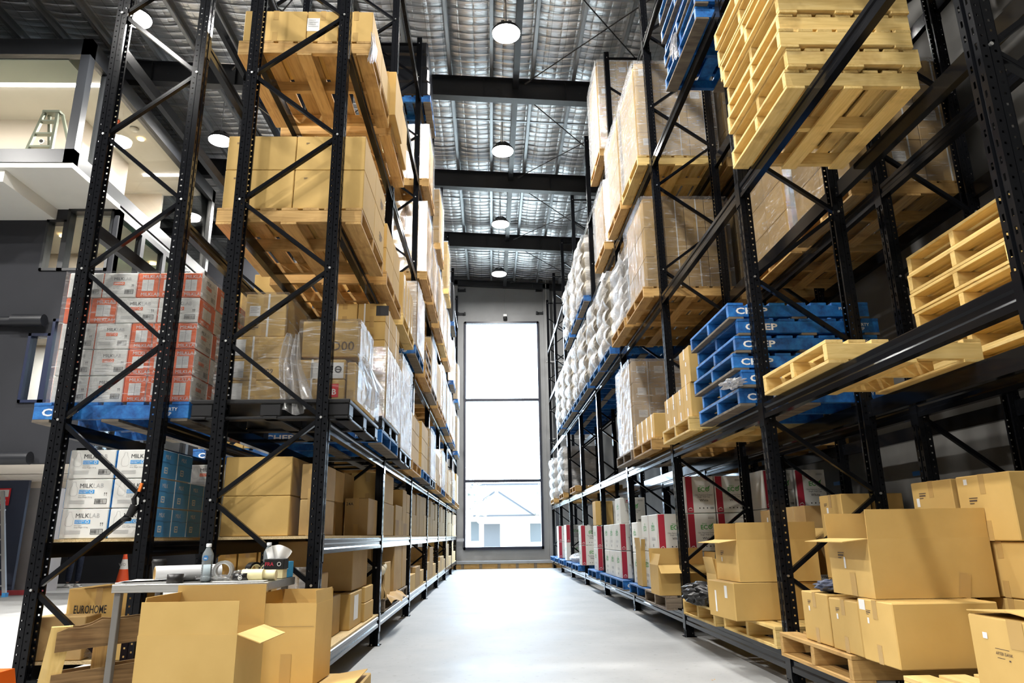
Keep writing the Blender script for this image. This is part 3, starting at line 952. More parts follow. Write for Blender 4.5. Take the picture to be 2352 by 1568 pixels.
thing('wall_rail', 'short grey rail on the end wall left of the window', 'rail', (-1.55, YF-.161, .88), 0, None, m.mesh('rail', plain('rail_grey', (.30, .31, .33), .5)))
m = MB(); m.box((-.004, 0, 0), (0, .16, .045))
for y, z, l in ((7.04, 1.57, 'blue tape strip on the right wall above the large cartons'), (8.76, 1.59, 'blue tape strip on the right wall, farther one behind the rack')):
    thing('tape_strip', l, 'tape', (XR-.001, y, z), 0, None, m.mesh('tape_strip', plain('blue_masking_tape', (.02, .14, .45), .6)))

# ------------------------------------------------------------------ the office block on the left
OX, OY = -7.0, 10.82
BLK = plain('black_aluminium', (.010, .011, .013), .35)
st = lambda n, m, mat: struct(n, m.mesh(n, mat))
m = MB()
m.box((XL, OY, 7.19), (OX, OY+.14, 7.44)); m.box((OX-.14, OY, 7.19), (OX, 16.6, 7.44))           # sill bands
m.box((XL, OY, 9.30), (OX, OY+.14, 9.62)); m.box((OX-.14, OY, 9.30), (OX, 16.6, 9.62))           # head bands
m.box((OX-.16, OY, 7.19), (OX, OY+.16, 9.62))
m.box((OX-.12, 11.42, 7.44), (OX-.02, 11.56, 9.30)); m.box((OX-.12, 14.85, 7.44), (OX-.02, 14.95, 9.3)); m.box((OX-.16, 16.44, 7.19), (OX, 16.6, 9.62))
w = st('window_2', m, BLK)
for nm, a, b in (('window_pane', (XL, OY+.06, 7.44), (OX-.16, OY+.07, 9.30)), ('window_pane', (OX-.07, OY+.16, 7.44), (OX-.06, 11.42, 9.30)), ('window_pane', (OX-.07, 11.56, 7.44), (OX-.06, 14.85, 9.30)), ('window_pane', (OX-.07, 14.95, 7.44), (OX-.06, 16.44, 9.30))):
    g = MB(); g.box(a, b); link(nm, g.mesh('pane', OFFGLASS), w)
m = MB()
m.box((XL, OY+.14, 7.14), (OX-.14, 16.6, 7.20)); st('floor_office', m, PLASTER)
m = MB(); m.box((XL, OY+.14, 9.52), (OX-.14, 16.6, 9.62)); st('ceiling_office', m, OFFCEIL)
m = MB(); m.box((XL, OY+.14, 9.28), (OX-.45, 11.6, 9.52)); st('trim_4', m, OFFGREEN)
m = MB(); m.box((XL, 14.9, 7.2), (-8.4, 15.0, 9.52)); m.box((-8.5, 13.4, 7.2), (-8.4, 14.9, 9.52)); m.box((-10.2, 13.2, 7.2), (-8.4, 13.4, 9.52)); st('wall_office', m, PLASTER)
m = MB(); m.box((XL, 16.5, 7.2), (-8.3, 16.6, 9.52)); st('wall_office_end', m, PLASTER)
# white soffit with a lower bulkhead
m = MB(); m.box((XL, OY+.02, 7.10), (OX-.0, 12.42, 7.19)); m.box((XL, OY+.10, 6.88), (-8.15, 12.42, 7.10)); st('ceiling_soffit', m, SOFFIT)
# charcoal wall beneath, with its windows
def wall_with_holes(y, x0, x1, z0, z1, holes, thick=.18):
    m = MB(); xs = sorted({x0, x1}|{h[0] for h in holes}|{h[1] for h in holes}); zs = sorted({z0, z1}|{h[2] for h in holes}|{h[3] for h in holes})
    for a, b in zip(xs, xs[1:]):
        for c, d in zip(zs, zs[1:]):
            if not any(h[0] <= a and b <= h[1] and h[2] <= c and d <= h[3] for h in holes):
                m.box((a, y, c), (b, y+thick, d))
    return m
WY = 12.42
H1 = [(-8.30, -7.93, 5.86, 6.88), (-7.93, -7.08, 5.86, 7.10)]; H2 = [(-8.27, -7.88, 3.40, 4.66), (-7.88, -7.08, 3.40, 4.93)]
m = wall_with_holes(WY, XL, OX, 2.35, 7.10, H1+H2); st('wall_office_front', m, WALLDARK)
FRB = plain('blue_grey_frame', (.010, .015, .04), .35)
k = 3
for H, fm in ((H1, BLK), (H2, FRB)):
    m = MB()
    for (a, b, c, d) in H:
        t = .05
        m.box((a, WY-.03, c), (a+t, WY+.16, d)); m.box((b-t, WY-.03, c), (b, WY+.16, d)); m.box((a, WY-.03, c), (b, WY+.16, c+t)); m.box((a, WY-.03, d-t), (b, WY+.16, d))
        if b-a > .6: m.box((a+.33, WY, c), (a+.37, WY+.1, d))
    w = struct('window_%d' % k, m.mesh('window_frame', fm)); k += 1
    for (a, b, c, d) in H:
        g = MB(); g.box((a+.05, WY+.05, c+.05), (b-.05, WY+.06, d-.05)); link('window_pane', g.mesh('pane', OFFGLASS), w)
m = MB(); m.box((XL, 14.4, 2.35), (OX-1.2, 14.5, 7.1)); m.box((XL, WY+.18, 4.98), (OX-.15, 14.4, 5.2)); m.box((XL, WY+.18, 2.35), (OX-.15, 16.5, 2.5)); st('wall_rooms', m, PLASTER)
m = MB(); m.box((XL, WY+.18, 7.02), (OX-.15, 16.5, 7.1)); st('ceiling_rooms', m, OFFCEIL)
# lower glazed side under the band
m = MB()
m.box((OX-.14, WY, 6.98), (OX, 16.6, 7.10)); m.box((OX-.14, WY, 2.35), (OX, 16.6, 2.6))
for y in (WY+.04, 13.35, 14.3, 15.25, 16.45): m.box((OX-.12, y, 2.6), (OX, y+.14, 6.98))
w = st('window_5', m, BLK)
for a, b in ((12.6, 13.35), (13.49, 14.3), (14.44, 15.25), (15.39, 16.45)):
    g = MB(); g.box((OX-.07, a, 2.6), (OX-.06, b, 6.98)); link('window_pane', g.mesh('pane', OFFGLASS), w)
m = MB(); m.box((OX-1.3, WY, 7.105), (OX, 16.6, 7.14)); st('trim_5', m, SOFFIT)
def room_light(x, y, z, w, sx, sy, col=(1, .93, .85)):
    l = bpy.data.lights.new('ceiling_panel_light', 'AREA'); l.shape = 'RECTANGLE'; l.size = sx; l.size_y = sy; l.energy = w; l.color = col
    return link('ceiling_panel_light', l, None, (x, y, z))
def strip(x0, x1, y, z, label, w):
    o = thing('strip_light', label, 'light', ((x0+x1)/2, y, z), 0, 'office strip lights')
    m = MB(); m.box((-(x1-x0)/2, -.02, -.02), ((x1-x0)/2, .02, 0)); link('diffuser', m.mesh('diffuser', STRIPGLOW), o)
    l = bpy.data.lights.new('strip_light_lamp', 'AREA'); l.shape = 'RECTANGLE'; l.size = x1-x0; l.size_y = .06; l.energy = w; l.color = (1, .92, .84)
    link('strip_lamp', l, o, (0, 0, -.03))
strip(-12.5, -7.3, 12.0, 9.50, 'long thin white strip light in the front office window', 110)
strip(-8.3, -7.2, 15.5, 9.50, 'short strip light deeper inside the glazed office side', 60)
for x, y, z, l in ((-8.6, 13.4, 6.99, 'downlight glowing in the upper lit room under the office'), (-7.5, 14.9, 6.99, 'warm downlight in the side room behind the rack post'), (-7.6, 13.9, 9.50, 'warm downlight in the office ceiling near the side glass')):
    m = MB(); m.lathe([(.07, 0), (.07, -.012), (.0, -.012)], 14)
    o = thing('downlight', l, 'light', (x, y, z), 0, 'office downlights', m.mesh('downlight', WARMGLOW))
    li = bpy.data.lights.new('downlight_lamp', 'AREA'); li.shape = 'DISK'; li.size = .14; li.energy = 28; li.color = (1, .93, .84); link('downlight_lamp', li, o, (0, 0, -.02))
m = MB(); m.lathe([(.07, 0), (.07, -.012), (.0, -.012)], 14)
o = thing('downlight', 'downlight in the lower room behind the blue framed windows', 'light', (-8.5, 13.4, 4.97), 0, 'office downlights', m.mesh('downlight', WARMGLOW))
li = bpy.data.lights.new('downlight_lamp', 'AREA'); li.shape = 'DISK'; li.size = .14; li.energy = 110; li.color = (.9, .95, 1); link('downlight_lamp', li, o, (0, 0, -.02))
for x, y, mt, l, s in ((-7.75, 13.2, ORANGE, 'small orange detector on the office ceiling', .05), (-7.55, 13.5, OFFCEIL, 'round grey ceiling speaker beside the orange detector', .09), (-7.5, 12.5, OFFCEIL, 'larger round ceiling vent near the front of the glass office', .13)):
    m = MB(); m.lathe([(s, 0), (s, -.02), (s*.7, -.05), (0, -.05)], 14)
    thing('ceiling_detector', l, 'detector', (x, y, 9.51), 0, None, m.mesh('detector', mt))
# step ladder in the office window
LADM = plain('ladder_grey_green', (.20, .21, .16), .5, .3)
o = thing('step_ladder', 'grey step ladder standing open in the upper office window', 'ladder', (-7.93, 11.5, 7.2))
o.scale = (1.3, 1.2, 1.02)
for s in (-1, 1):
    m = MB(); m.bar((s*.20, -.22, 0), (s*.09, -.03, 1.33), .035, .05, (0, 1, 0)); link('rail', m.mesh('rail', LADM), o)
    m = MB(); m.bar((s*.20+.17, .26, 0), (s*.09+.03, .03, 1.33), .035, .04, (0, 1, 0)); link('rear_leg', m.mesh('rear_leg', LADM), o)
for i in range(4):
    z = .28+i*.28; f = 1-z/1.33
    m = MB(); m.box((-.09-.11*f, -.05-.19*f, z), (.09+.11*f, .03-.19*f, z+.03)); link('step', m.mesh('step', LADM), o)
m = MB(); m.box((-.11, -.07, 1.31), (.13, .07, 1.36), 0, .006); link('top_cap', m.mesh('top_cap', LADM), o)
o = thing('security_camera', 'round white security camera on the cream office wall', 'camera', (-9.15, 13.2, 8.95))
m = MB(); m.tube((0, 0, 0), (0, -.12, 0), .07, .06, 14); link('body', m.mesh('body', WHITEP), o)
m = MB(); m.tube((0, -.121, 0), (0, -.135, 0), .035, n=12); link('lens', m.mesh('lens', BLACKPLASTIC), o)
for x, l, ww in ((-8.42, 'left pale green tray on the office window sill', .25), (-8.1, 'right pale green tray at the ladder foot on the sill', .25)):
    m = MB(); m.box((-ww/2, -.03, 0), (ww/2, .03, .05), 0, .005)
    thing('sill_tray', l, 'tray', (x, OY+.19, 7.44), 0, None, m.mesh('tray', plain('pale_green_plastic', (.42, .56, .50), .4)))
# duct drums and fire sign on the charcoal wall, things below it
for z, x1, l in ((4.86, -7.95, 'upper matt black pipe drum on the charcoal wall'), (2.42, -7.80, 'lower matt black pipe drum on the charcoal wall')):
    o = thing('pipe_drum', l, 'pipe', (x1, WY-.16, z))
    m = MB(); m.tube((-.55, 0, 0), (0, 0, 0), .11, n=18); link('drum', m.mesh('drum', BEAMBLK), o)
    m = MB(); m.tube((-3, .04, 0), (-.55, .04, 0), .09, n=14); link('pipe', m.mesh('pipe', BEAMBLK), o)
slab('wall_passage', (XL, 19.6, 0), (OX+.6, 19.8, 9), WALLDARK)
slab('trim_6', (-10.4, 16.4, 2.22), (OX, 16.6, 2.86), PLASTER)
slab('trim_7', (-10.35, 16.45, 0), (-9.75, 17.0, 2.22), wallmat('column_grey', (.42, .41, .42)))
slab('door_1', (-12.4, 15.9, 0), (-10.05, 15.98, 2.35), plain('navy_door', (.03, .04, .075), .5))
m = MB(); m.box((-12.4, 15.7, 0), (-9.3, 15.85, .09)); st('trim_8', m, plain('red_kerb', (.40, .05, .06), .6))
o = thing('fire_sign', 'small red fire equipment sign on the navy door at far left', 'sign', (-10.55, 15.88, 2.0))
m = MB(); m.box((-.16, -.01, -.18), (.16, 0, .18)); link('plate', m.mesh('plate', CRIMSON), o)
s = Sheet(); s.rect(-.13, -.0, .13, .15); s.rect(-.09, -.1, .09, -.06); s.rect(-.09, -.14, .05, -.12); link('symbol', s.mesh('symbol', WHITEP), o, (0, -.012, 0))
s = Sheet(); s.disc(0, .08, .05); s.rect(-.02, .01, .02, .08); link('symbol', s.mesh('symbol', CRIMSON), o, (0, -.013, 0))
o = thing('exit_sign', 'green running exit sign with white arrow inside the side room', 'sign', (-7.75, 14.6, 6.45))
m = MB(); m.box((-.28, -.03, -.12), (.28, 0, .12)); link('plate', m.mesh('plate', EXITGREEN), o)
s = Sheet(); s.line([(.02, 0), (-.2, 0)], .035); s.line([(-.1, .08), (-.2, 0), (-.1, -.08)], .035); s.rect(.08, -.09, .24, .09); link('arrow', s.mesh('arrow', EXITWHITE), o, (0, -.031, 0))

# ================================================================== racks
YL = [4.91+2.7*k for k in range(8)]
YR = [2.42+2.7*k for k in range(9)]
LEVL = [.28, 1.04, 1.85, 3.37, 4.95, 6.6, 8.15]
LEVR = [.25, 1.97, 3.76, 5.55, 7.27]
rack('pallet_rack', 'black steel pallet rack along the left side of the aisle', 1, -1.135, -1.93, YL, LEVL, 9.3, .10, skip=[(k, 5) for k in (0,)])
rack('pallet_rack', 'black steel pallet rack behind the left aisle rack, holding the milk cartons', 1, -2.275, -3.02, YL[:6], LEVL[:6], 9.3, .10, flip=1)
rack('pallet_rack', 'black steel pallet rack along the right side of the aisle', -1, 2.023, 2.855, YR, LEVR, 9.2, .12)
rack('pallet_rack', 'black steel pallet rack against the right wall behind the aisle rack', -1, 3.18, 3.985, YR[:6], LEVR, 9.2, .12, skip=[(k, 0) for k in range(0)])
ORD = ['first', 'second', 'third', 'fourth', 'fifth', 'sixth', 'seventh', 'eighth', 'ninth', 'tenth']
def deck(x0, x1, y0, y1, z, label):
    m = MB(); m.box((0, 0, 0), (x1-x0, y1-y0, .019))
    thing('chipboard_shelf', label, 'shelf board', (x0, y0, z+.001), 0, 'chipboard shelf boards', m.mesh('board', CHIP))
for k in range(7):
    y = YL[k]
    deck(-1.92, -1.14, y+.095, y+2.69, 1.04, 'chipboard shelf at eye height in the %s bay of the left aisle rack' % ORD[k])
    if k != 1: deck(-1.92, -1.14, y+.095, y+2.69, .28, 'low chipboard shelf just above the floor, %s bay of the left aisle rack' % ORD[k])
for k in range(2):
    y = YL[k]
    deck(-3.0, -2.29, y+.095, y+2.69, 1.04, 'chipboard shelf carrying the milk cartons' if k == 0 else 'chipboard shelf behind the milk cartons, next bay of the rear rack')
    deck(-3.0, -2.29, y+.095, y+2.69, .28, 'low chipboard shelf under the milk cartons' if k == 0 else 'low chipboard shelf of the rear left rack, next bay')
# ------------------------------------------------------------------ load helpers
COLS = {1: [''], 2: ['left', 'right'], 3: ['left', 'middle', 'right'], 4: ['far left', 'centre left', 'centre right', 'far right'], 5: ['first', 'second', 'third', 'fourth', 'fifth']}
def tiers(n):
    if n == 1: return ['']
    if n == 2: return ['lower', 'upper']
    return ['bottom']+[ORD[i]+' tier' for i in range(1, n-1)]+['top']
def stack(xs, ys, zs, where, desc='brown carton', mat=None, group=None, aisle=1, tape='y', fn=None, top=False, gap=0.0, cond=None):
    """cartons in a block; only the front row, the aisle column and (top) the uppermost tier exist, the rest is out of sight"""
    nx, ny, nz = len(xs)-1, len(ys)-1, len(zs)-1
    out = []
    for k in range(nz):
        for j in range(ny):
            for i in range(nx):
                edge = (i == nx-1) if aisle > 0 else (i == 0)
                if not (j == 0 or edge or (top and k == nz-1)): continue
                if cond and not cond(i, j, k): continue
                bits = [desc]
                if tiers(nz)[k]: bits.append(tiers(nz)[k])
                if COLS.get(nx, [''])[i if nx in COLS else 0]: bits.append(COLS[nx][i])
                if ny > 1: bits.append('front' if j == 0 else ('rear' if ny == 2 else 'row '+str(j+1)))
                o = carton(xs[i], xs[i+1]-gap, ys[j], ys[j+1], zs[k], zs[k+1], ' '.join(bits)+', '+where, mat, group or (desc+'s '+where), tape)
                if fn: fn(o, i, j, k)
                out.append(o)
    return out
def lin(a, b, n): return [a+(b-a)*i/n for i in range(n+1)]
AX0, AX1 = -2.10, -.99          # pallet span of the left aisle rack
CX0, CX1 = 1.89, 2.97           # pallet span of the right aisle rack
def LP(k, p): return 4.99+2.7*(k-1)+.09+(1.26*p)      # near edge of pallet p (0/1) in left bay k
def RP(k, p): return 2.50+2.7*k+.10+(1.26*p)          # right bay k = 0..7
def pal(side, y, z, style, label, w=None, **kw):
    x0, x1 = (AX0, AX1) if side == 'A' else (CX0, CX1) if side == 'C' else (-3.22, -2.14) if side == 'B' else (3.05, 4.12)
    return pallet((x0+x1)/2, y+.57, z, label, style, x1-x0, w or 1.12, .14, 0, 'pallets in the racks', **kw)

# ================================================================== LEFT AISLE RACK (A)
# --- top of the front frame: level at 4.95
pal('A', 5.09, 4.952, 'aged', 'honey timber pallet high at upper left, seen from below with three cartons on it', w=1.1)
def f_l4(o, i, j, k):
    W, D, H = dims(o)
    if j == 0 and i == 1:
        sticker(o, -.08, H*.55, .105, .13)
        marks(o, -.08, H*.60, .02, 0, 'DEPOT', INK)
    if j == 0 and i == 2:
        sticker(o, -.12, H*.62, .05, .10); 
        link('paper_sticker', sheet_mesh('redline', lambda s: s.rect(-.028, -.004, .028, .004), [CRIMSON]), o, (-.06, -D/2-EPS*2, H*.40))
stack([-2.075, -1.545, -1.275, -.985], [5.12, 5.65, 6.18], [5.095, 5.40], 'on the highest front pallet at upper left', 'sealed brown carton', fn=f_l4, group='cartons on the highest left pallet')
pal('A', 6.33, 4.952, 'aged', 'timber pallet behind the highest front pallet at upper left', w=1.1)
carton(-1.13, -.93, 6.2, 6.75, 5.095, 5.60, 'tall narrow carton standing at the aisle edge of the highest left level', group='aisle edge cartons high on the left')
carton(-1.13, -.95, 6.76, 7.3, 5.095, 5.62, 'second narrow carton behind the tall one at the aisle edge, highest left level', group='aisle edge cartons high on the left')
film_tail([(-.975, 5.1, 5.14), (-.96, 5.09, 5.02), (-.985, 5.12, 4.90)], .07, 'scrap of white film hanging from the highest front pallet corner')
# --- level 3.37
pal('A', 5.03, 3.372, 'aged', 'honey timber pallet with a dark painted patch under four big cartons at left', w=1.14)
m = MB(); m.box((-.25, 0, 0), (.25, .001, .095))
def f_l3(o, i, j, k):
    W, D, H = dims(o)
    if i == 1 and j > 0: marks(o, 0, H*.5, .16, 1)
    if j == 0: marks(o, -.2, H*.8, .03, 0)
stack([-2.08, -1.535, -.985], [5.06, 5.6, 6.14], [3.515, 3.853, 4.155], 'on the second pallet level at upper left', 'large plain brown carton', tape=None, fn=f_l3, group='large cartons on the second left pallet level')
pal('A', 6.38, 3.372, 'aged', 'honey timber pallet seen from below behind the four big cartons', w=1.12)
stack([-1.24, -1.0], [6.40, 6.9, 7.4], [3.515, 3.76, 4.02], 'on the aisle edge behind the four big cartons', 'small brown carton', group='small cartons behind the four big ones')
y = LP(2, 0)
pal('A', 7.71, 3.372, 'pine', 'pale pallet with green marks carrying a row of upright brown cartons', w=1.14)
gm = plain('green_spray', (.18, .55, .08), .6)
o = stack([-1.32, -1.0], lin(7.73, 8.80, 4), [3.515, 4.02], 'on the green marked pallet at left', 'upright brown carton', group='upright cartons on the green marked pallet', tape='x', fn=lambda o, i, j, k: (strap(o, [0.0], 1), sticker(o, 0, .3, .04, .1, 1)))
stack([-1.7, -1.34], [7.75, 8.25, 8.78], [3.515, 4.2], 'behind the green marked pallet row at left', 'taller brown carton', group='taller cartons on the green marked pallet')
pal('A', LP(2, 1)+.05, 3.372, 'blue', 'blue pallet under white wrapped cartons, second pallet level of second left bay')
stack([-2.05, -1.53, -1.02], lin(LP(2, 1)+.08, LP(2, 1)+1.1, 2), [3.515, 3.95, 4.4], 'inside white film on the second left bay blue pallet', 'brown carton', KRAFT_OLD, 'wrapped cartons second left bay', gap=0)
wrap(-2.06, -1.0, LP(2, 1)+.07, LP(2, 1)+1.12, 3.515, 4.41, 'milky white film round the cartons on the blue pallet, second left bay', FILM_WHITE, .04, 5)
# --- level 1.85, first bay : black plastic pallet with mixed wrapped cartons
o = pal('A', 5.02, 1.852, 'plastic', 'black plastic pallet under the torn wrapped cartons at left', w=1.3)
G = 'cartons in the torn film at left'
def f_a(o, i, j, k):
    W, D, H = dims(o)
    sticker(o, -.16, H*.5, .17, H*.75, 0, False)
    link('printed_mark', sheet_mesh('ringlogo', lambda s: (s.disc(0, 0, .026, 0, 0, .017), s.rect(-.02, -.004, .02, .004)), [INK]), o, (-.205, -D/2-2*EPS, H*.5))
    strap(o, [-.02], 0)
    if k == 1: marks(o, .10, H*.3, .05, 0, '009', BROWNINK)
stack([-1.985, -1.46], [5.06, 5.6], [1.994, 2.155, 2.32, 2.485], 'left column inside the torn film', 'flat brown carton with white label', fn=f_a, group=G)
o = carton(-1.83, -1.52, 5.07, 5.65, 2.486, 2.82, 'upper brown strapped carton with a white sticker, top of the torn film load', group=G); strap(o, [.02]); sticker(o, -.08, .2, .08, .08); marks(o, -.1, .08, .06, 0)
def f_b(o, i, j, k):
    W, D, H = dims(o); strap(o, [-.05])
    if k == 1:
        sticker(o, .06, H*.45, .24, H*.8, 0, False)
        link('printed_mark', sheet_mesh('ringlogo', lambda s: None, [INK]), o, (.14, -D/2-2*EPS, H*.5))
    else: link('paper_sticker', sheet_mesh('redpanel', lambda s: (s.rect(-.05, -.05, .05, .05, 0), s.text('AB', -.04, -.03, .06, 1, .01, lay=1)), [CRIMSON, WHITEP]), o, (.1, -D/2-EPS, H*.5))
stack([-1.45, -1.06], [5.07, 5.5], [1.994, 2.16, 2.31], 'middle column inside the torn film', 'flat brown carton', fn=f_b, group=G)
o = carton(-1.40, -.985, 5.52, 5.98, 1.994, 2.33, 'brown carton behind the middle column inside the torn film', group=G)
o = carton(-1.40, -.985, 5.10, 5.64, 2.335, 2.615, 'square strapped carton with faint dark characters in the torn film', group=G); strap(o, [-.06]); marks(o, .06, .05, .10, 0, 'XD00', BROWNINK)
for i, (ya, yb) in enumerate(((5.08, 5.46), (5.48, 5.86))):
    o = carton(-1.055, -.985, ya, yb, 1.994, 2.29, 'narrow white-labelled carton at the aisle edge of the torn film load, %s' % ('nearer' if i == 0 else 'farther'), group=G)
    sticker(o, 0, .2, .2, .12, 1)
wrap(-1.99, -.975, 5.05, 6.05, 1.995, 2.33, 'clear torn stretch film round the cartons on the black plastic pallet', FILM, .015, 7, top=False)
wrap(-1.995, -1.45, 5.05, 5.61, 2.33, 2.495, 'band of clear film round the upper left cartons on the black pallet', FILM, .012, 8, top=False)
wrap(-1.84, -1.51, 5.06, 5.66, 2.50, 2.825, 'clear film round the top strapped carton on the black pallet', FILM, .01, 9)
wrap(-1.41, -.975, 5.09, 5.65, 2.34, 2.62, 'clear film round the square carton with faint characters', FILM, .01, 10)
film_tail([(-1.44, 5.02, 2.48), (-1.45, 5.01, 2.28), (-1.40, 4.99, 2.06), (-1.36, 4.97, 1.90)], .26, 'bunched white film hanging over the black plastic pallet at left', FILM_WHITE, 3)
film_tail([(-.95, 5.1, 2.34), (-.90, 5.15, 2.22), (-.86, 5.2, 2.10), (-.88, 5.25, 1.98)], .16, 'torn film hanging over the aisle side of the black plastic pallet', FILM_WHITE, 4)
# second position: black pallet on a blue pallet
o = pal('A', 6.44, 1.852, 'blue', 'blue pallet with white stencilled letters under a black pallet at left', w=1.15)
o = pallet((AX0+AX1)/2, 7.02, 1.994, 'second black plastic pallet, resting on the blue pallet at left', 'plastic', 1.11, 1.12, .13, 0, 'pallets in the racks')
G = 'strapped cartons on the black and blue pallets'
def f_c(o, i, j, k):
    W, D, H = dims(o)
    strap(o, [-.07], 0); 
    if j == 0 and i == 1 and k in (0, 2): sticker(o, .02, H*.5, .2, H*.7, 0, False); link('printed_mark', sheet_mesh('ringlogo', lambda s: None, [INK]), o, (.05, -D/2-2*EPS, H*.5))
    if j == 0 and k == 3: marks(o, .03, H*.4, .05, 0, '009', BROWNINK)
    if j == 0 and k == 5 and i == 1: sticker(o, .1, H*.6, .12, .1, 0, False, INK)
    if i == 1: strap(o, [0], 1)
stack([-1.52, -1.27, -1.0], [6.5, 7.02, 7.54], lin(2.126, 3.22, 6), 'on the black and blue pallets at left', 'strapped brown carton', fn=f_c, group=G)
wrap(-1.53, -.985, 6.48, 7.56, 2.10, 2.78, 'bright white film round the lower strapped cartons near the aisle', FILM_WHITE, .03, 12, top=False)
# --- further bays at 1.85
def generic(y, z, style, nx, nz, h, where, wrapm=None, desc='brown carton', mat=None, x0=-2.04, x1=-1.02, ny=2, side='A', strapx=True, aisle=1, seed=0, pl=None):
    pal(side, y, z+.002, style, pl or ('%s pallet %s' % (STY[style], where)))
    zz = lin(z+.145, z+.145+h, nz)
    def fn(o, i, j, k):
        if strapx and j == 0: strap(o, [0.0])
        if j == 0 and (i+k+seed) % 3 == 0: sticker(o, .0, dims(o)[2]*.5, .09, .10)
    stack(lin(x0, x1, nx), lin(y+.03, y+1.09, ny), zz, where, desc, mat, fn=fn, aisle=aisle)
    if wrapm: wrap(x0-.01, x1+.01, y+.02, y+1.10, z+.145, z+.145+h+.01, ('film round the load ' if wrapm is FILM else 'hazy film round the load ' if wrapm is FILM_MID else 'black film round the load ')+where, wrapm, .03, seed+20)
generic(LP(2, 0), 1.85, 'plastic', 3, 5, 1.05, 'in second left bay, first pallet level near the aisle', FILM_MID, seed=1)
generic(LP(2, 1), 1.85, 'aged', 3, 3, .62, 'second left bay, far pallet of first pallet level', None, 'strapped carton', seed=2)
generic(LP(3, 0), 1.85, 'blue', 2, 3, .72, 'third left bay, near pallet of first level', None, 'brown wrapped carton', KRAFT, seed=3)
generic(LP(3, 1), 1.85, 'plastic', 3, 3, .8, 'third left bay, far pallet of first level', FILM, 'brown carton', seed=4)
generic(LP(4, 0), 1.85, 'aged', 2, 2, .55, 'fourth left bay, near pallet of first level', None, 'square carton', seed=5)
generic(LP(4, 1), 1.85, 'blue', 3, 3, .75, 'fourth left bay, far pallet of first level', FILM_MID, 'carton', seed=6)
generic(LP(5, 0), 1.85, 'aged', 2, 3, .7, 'fifth left bay, near pallet of first level', None, 'carton', seed=7)
generic(LP(5, 1), 1.85, 'pine', 2, 2, .6, 'fifth left bay, far pallet of first level', None, 'carton', seed=8)
generic(LP(6, 0), 1.85, 'blue', 2, 3, .7, 'sixth left bay, first pallet level', FILM_MID, 'carton', seed=9)
generic(LP(6, 1), 1.85, 'aged', 2, 2, .6, 'sixth left bay, far pallet, first level', None, 'carton', seed=10)
generic(LP(7, 0), 1.85, 'aged', 2, 3, .85, 'last left bay, first pallet level', None, 'carton', seed=11)
# level 3.37 further
pal('A', LP(3, 0), 3.372, 'aged', 'lowest timber pallet of a stack in third left bay, second level')
for i in range(1, 4):
    pallet((AX0+AX1)/2, LP(3, 0)+.57, 3.372+.143*i, '%s timber pallet in a stack, third left bay, second level' % ('top' if i == 3 else ORD[i]), 'aged' if i % 2 else 'grey', 1.11, 1.12, .14, random.uniform(-.02, .02), 'pallets in the racks')
generic(LP(3, 1), 3.37, 'grey', 2, 3, .85, 'third left bay, far pallet of second level', FILM, 'brown carton', seed=13)
generic(LP(4, 0), 3.37, 'aged', 2, 3, .8, 'fourth left bay, near pallet of second level', None, 'brown carton', seed=14)
generic(LP(4, 1), 3.37, 'aged', 2, 3, 1.0, 'fourth left bay, far pallet of second level', FILM_MID, 'brown carton', seed=15)
generic(LP(5, 0), 3.37, 'blue', 2, 3, .9, 'fifth left bay, near pallet of second level', FILM_MID, 'brown carton', seed=16)
generic(LP(5, 1), 3.37, 'aged', 2, 3, 1.0, 'fifth left bay, far pallet of second level', FILM, 'brown carton', seed=17)
generic(LP(6, 0), 3.37, 'blue', 2, 3, 1.0, 'sixth left bay, second level', FILM_MID, 'brown carton', seed=18)
generic(LP(7, 0), 3.37, 'blue', 2, 3, 1.05, 'last left bay, second level', FILM_MID, 'brown carton', seed=19)
# level 4.95 further
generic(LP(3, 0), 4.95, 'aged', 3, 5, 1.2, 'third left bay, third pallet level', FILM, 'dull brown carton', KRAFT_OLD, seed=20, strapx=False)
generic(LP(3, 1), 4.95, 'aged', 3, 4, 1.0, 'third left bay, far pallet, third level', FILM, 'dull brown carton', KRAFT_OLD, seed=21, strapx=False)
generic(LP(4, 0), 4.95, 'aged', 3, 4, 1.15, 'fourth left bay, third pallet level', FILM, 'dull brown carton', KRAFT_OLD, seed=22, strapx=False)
generic(LP(4, 1), 4.95, 'pine', 2, 3, 1.0, 'fourth left bay, far pallet, third level', FILM_MID, 'brown carton', seed=23)
generic(LP(5, 0), 4.95, 'aged', 2, 4, 1.1, 'fifth left bay, third pallet level', FILM_MID, 'brown carton', seed=24)
generic(LP(6, 0), 4.95, 'blue', 2, 3, 1.1, 'sixth left bay, third pallet level', FILM_MID, 'brown carton', seed=25)
generic(LP(7, 0), 4.95, 'blue', 2, 3, 1.1, 'last left bay, third pallet level', FILM_MID, 'brown carton', seed=26)
# level 6.6 and 8.15
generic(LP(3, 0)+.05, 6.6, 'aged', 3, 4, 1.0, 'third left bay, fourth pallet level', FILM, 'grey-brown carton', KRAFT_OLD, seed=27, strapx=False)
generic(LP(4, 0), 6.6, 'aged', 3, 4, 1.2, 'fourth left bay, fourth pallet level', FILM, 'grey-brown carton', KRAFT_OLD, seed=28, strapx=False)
generic(LP(5, 0), 6.6, 'pine', 2, 4, 1.2, 'fifth left bay, fourth pallet level', FILM, 'brown carton', seed=29, strapx=False)
pal('A', LP(6, 0), 6.602, 'blue', 'blue pallet under a black wrapped load, sixth left bay, fourth level')
m = MB(); m.box((AX0+.03, LP(6, 0)+.03, 6.745), (AX1-.03, LP(6, 0)+1.08, 7.9), 0, .02)
tag(link('wrapped_load', m.mesh('wrapped_load', FILM_BLACK)), 'black film wrapped load high in the sixth left bay', 'wrapped load')
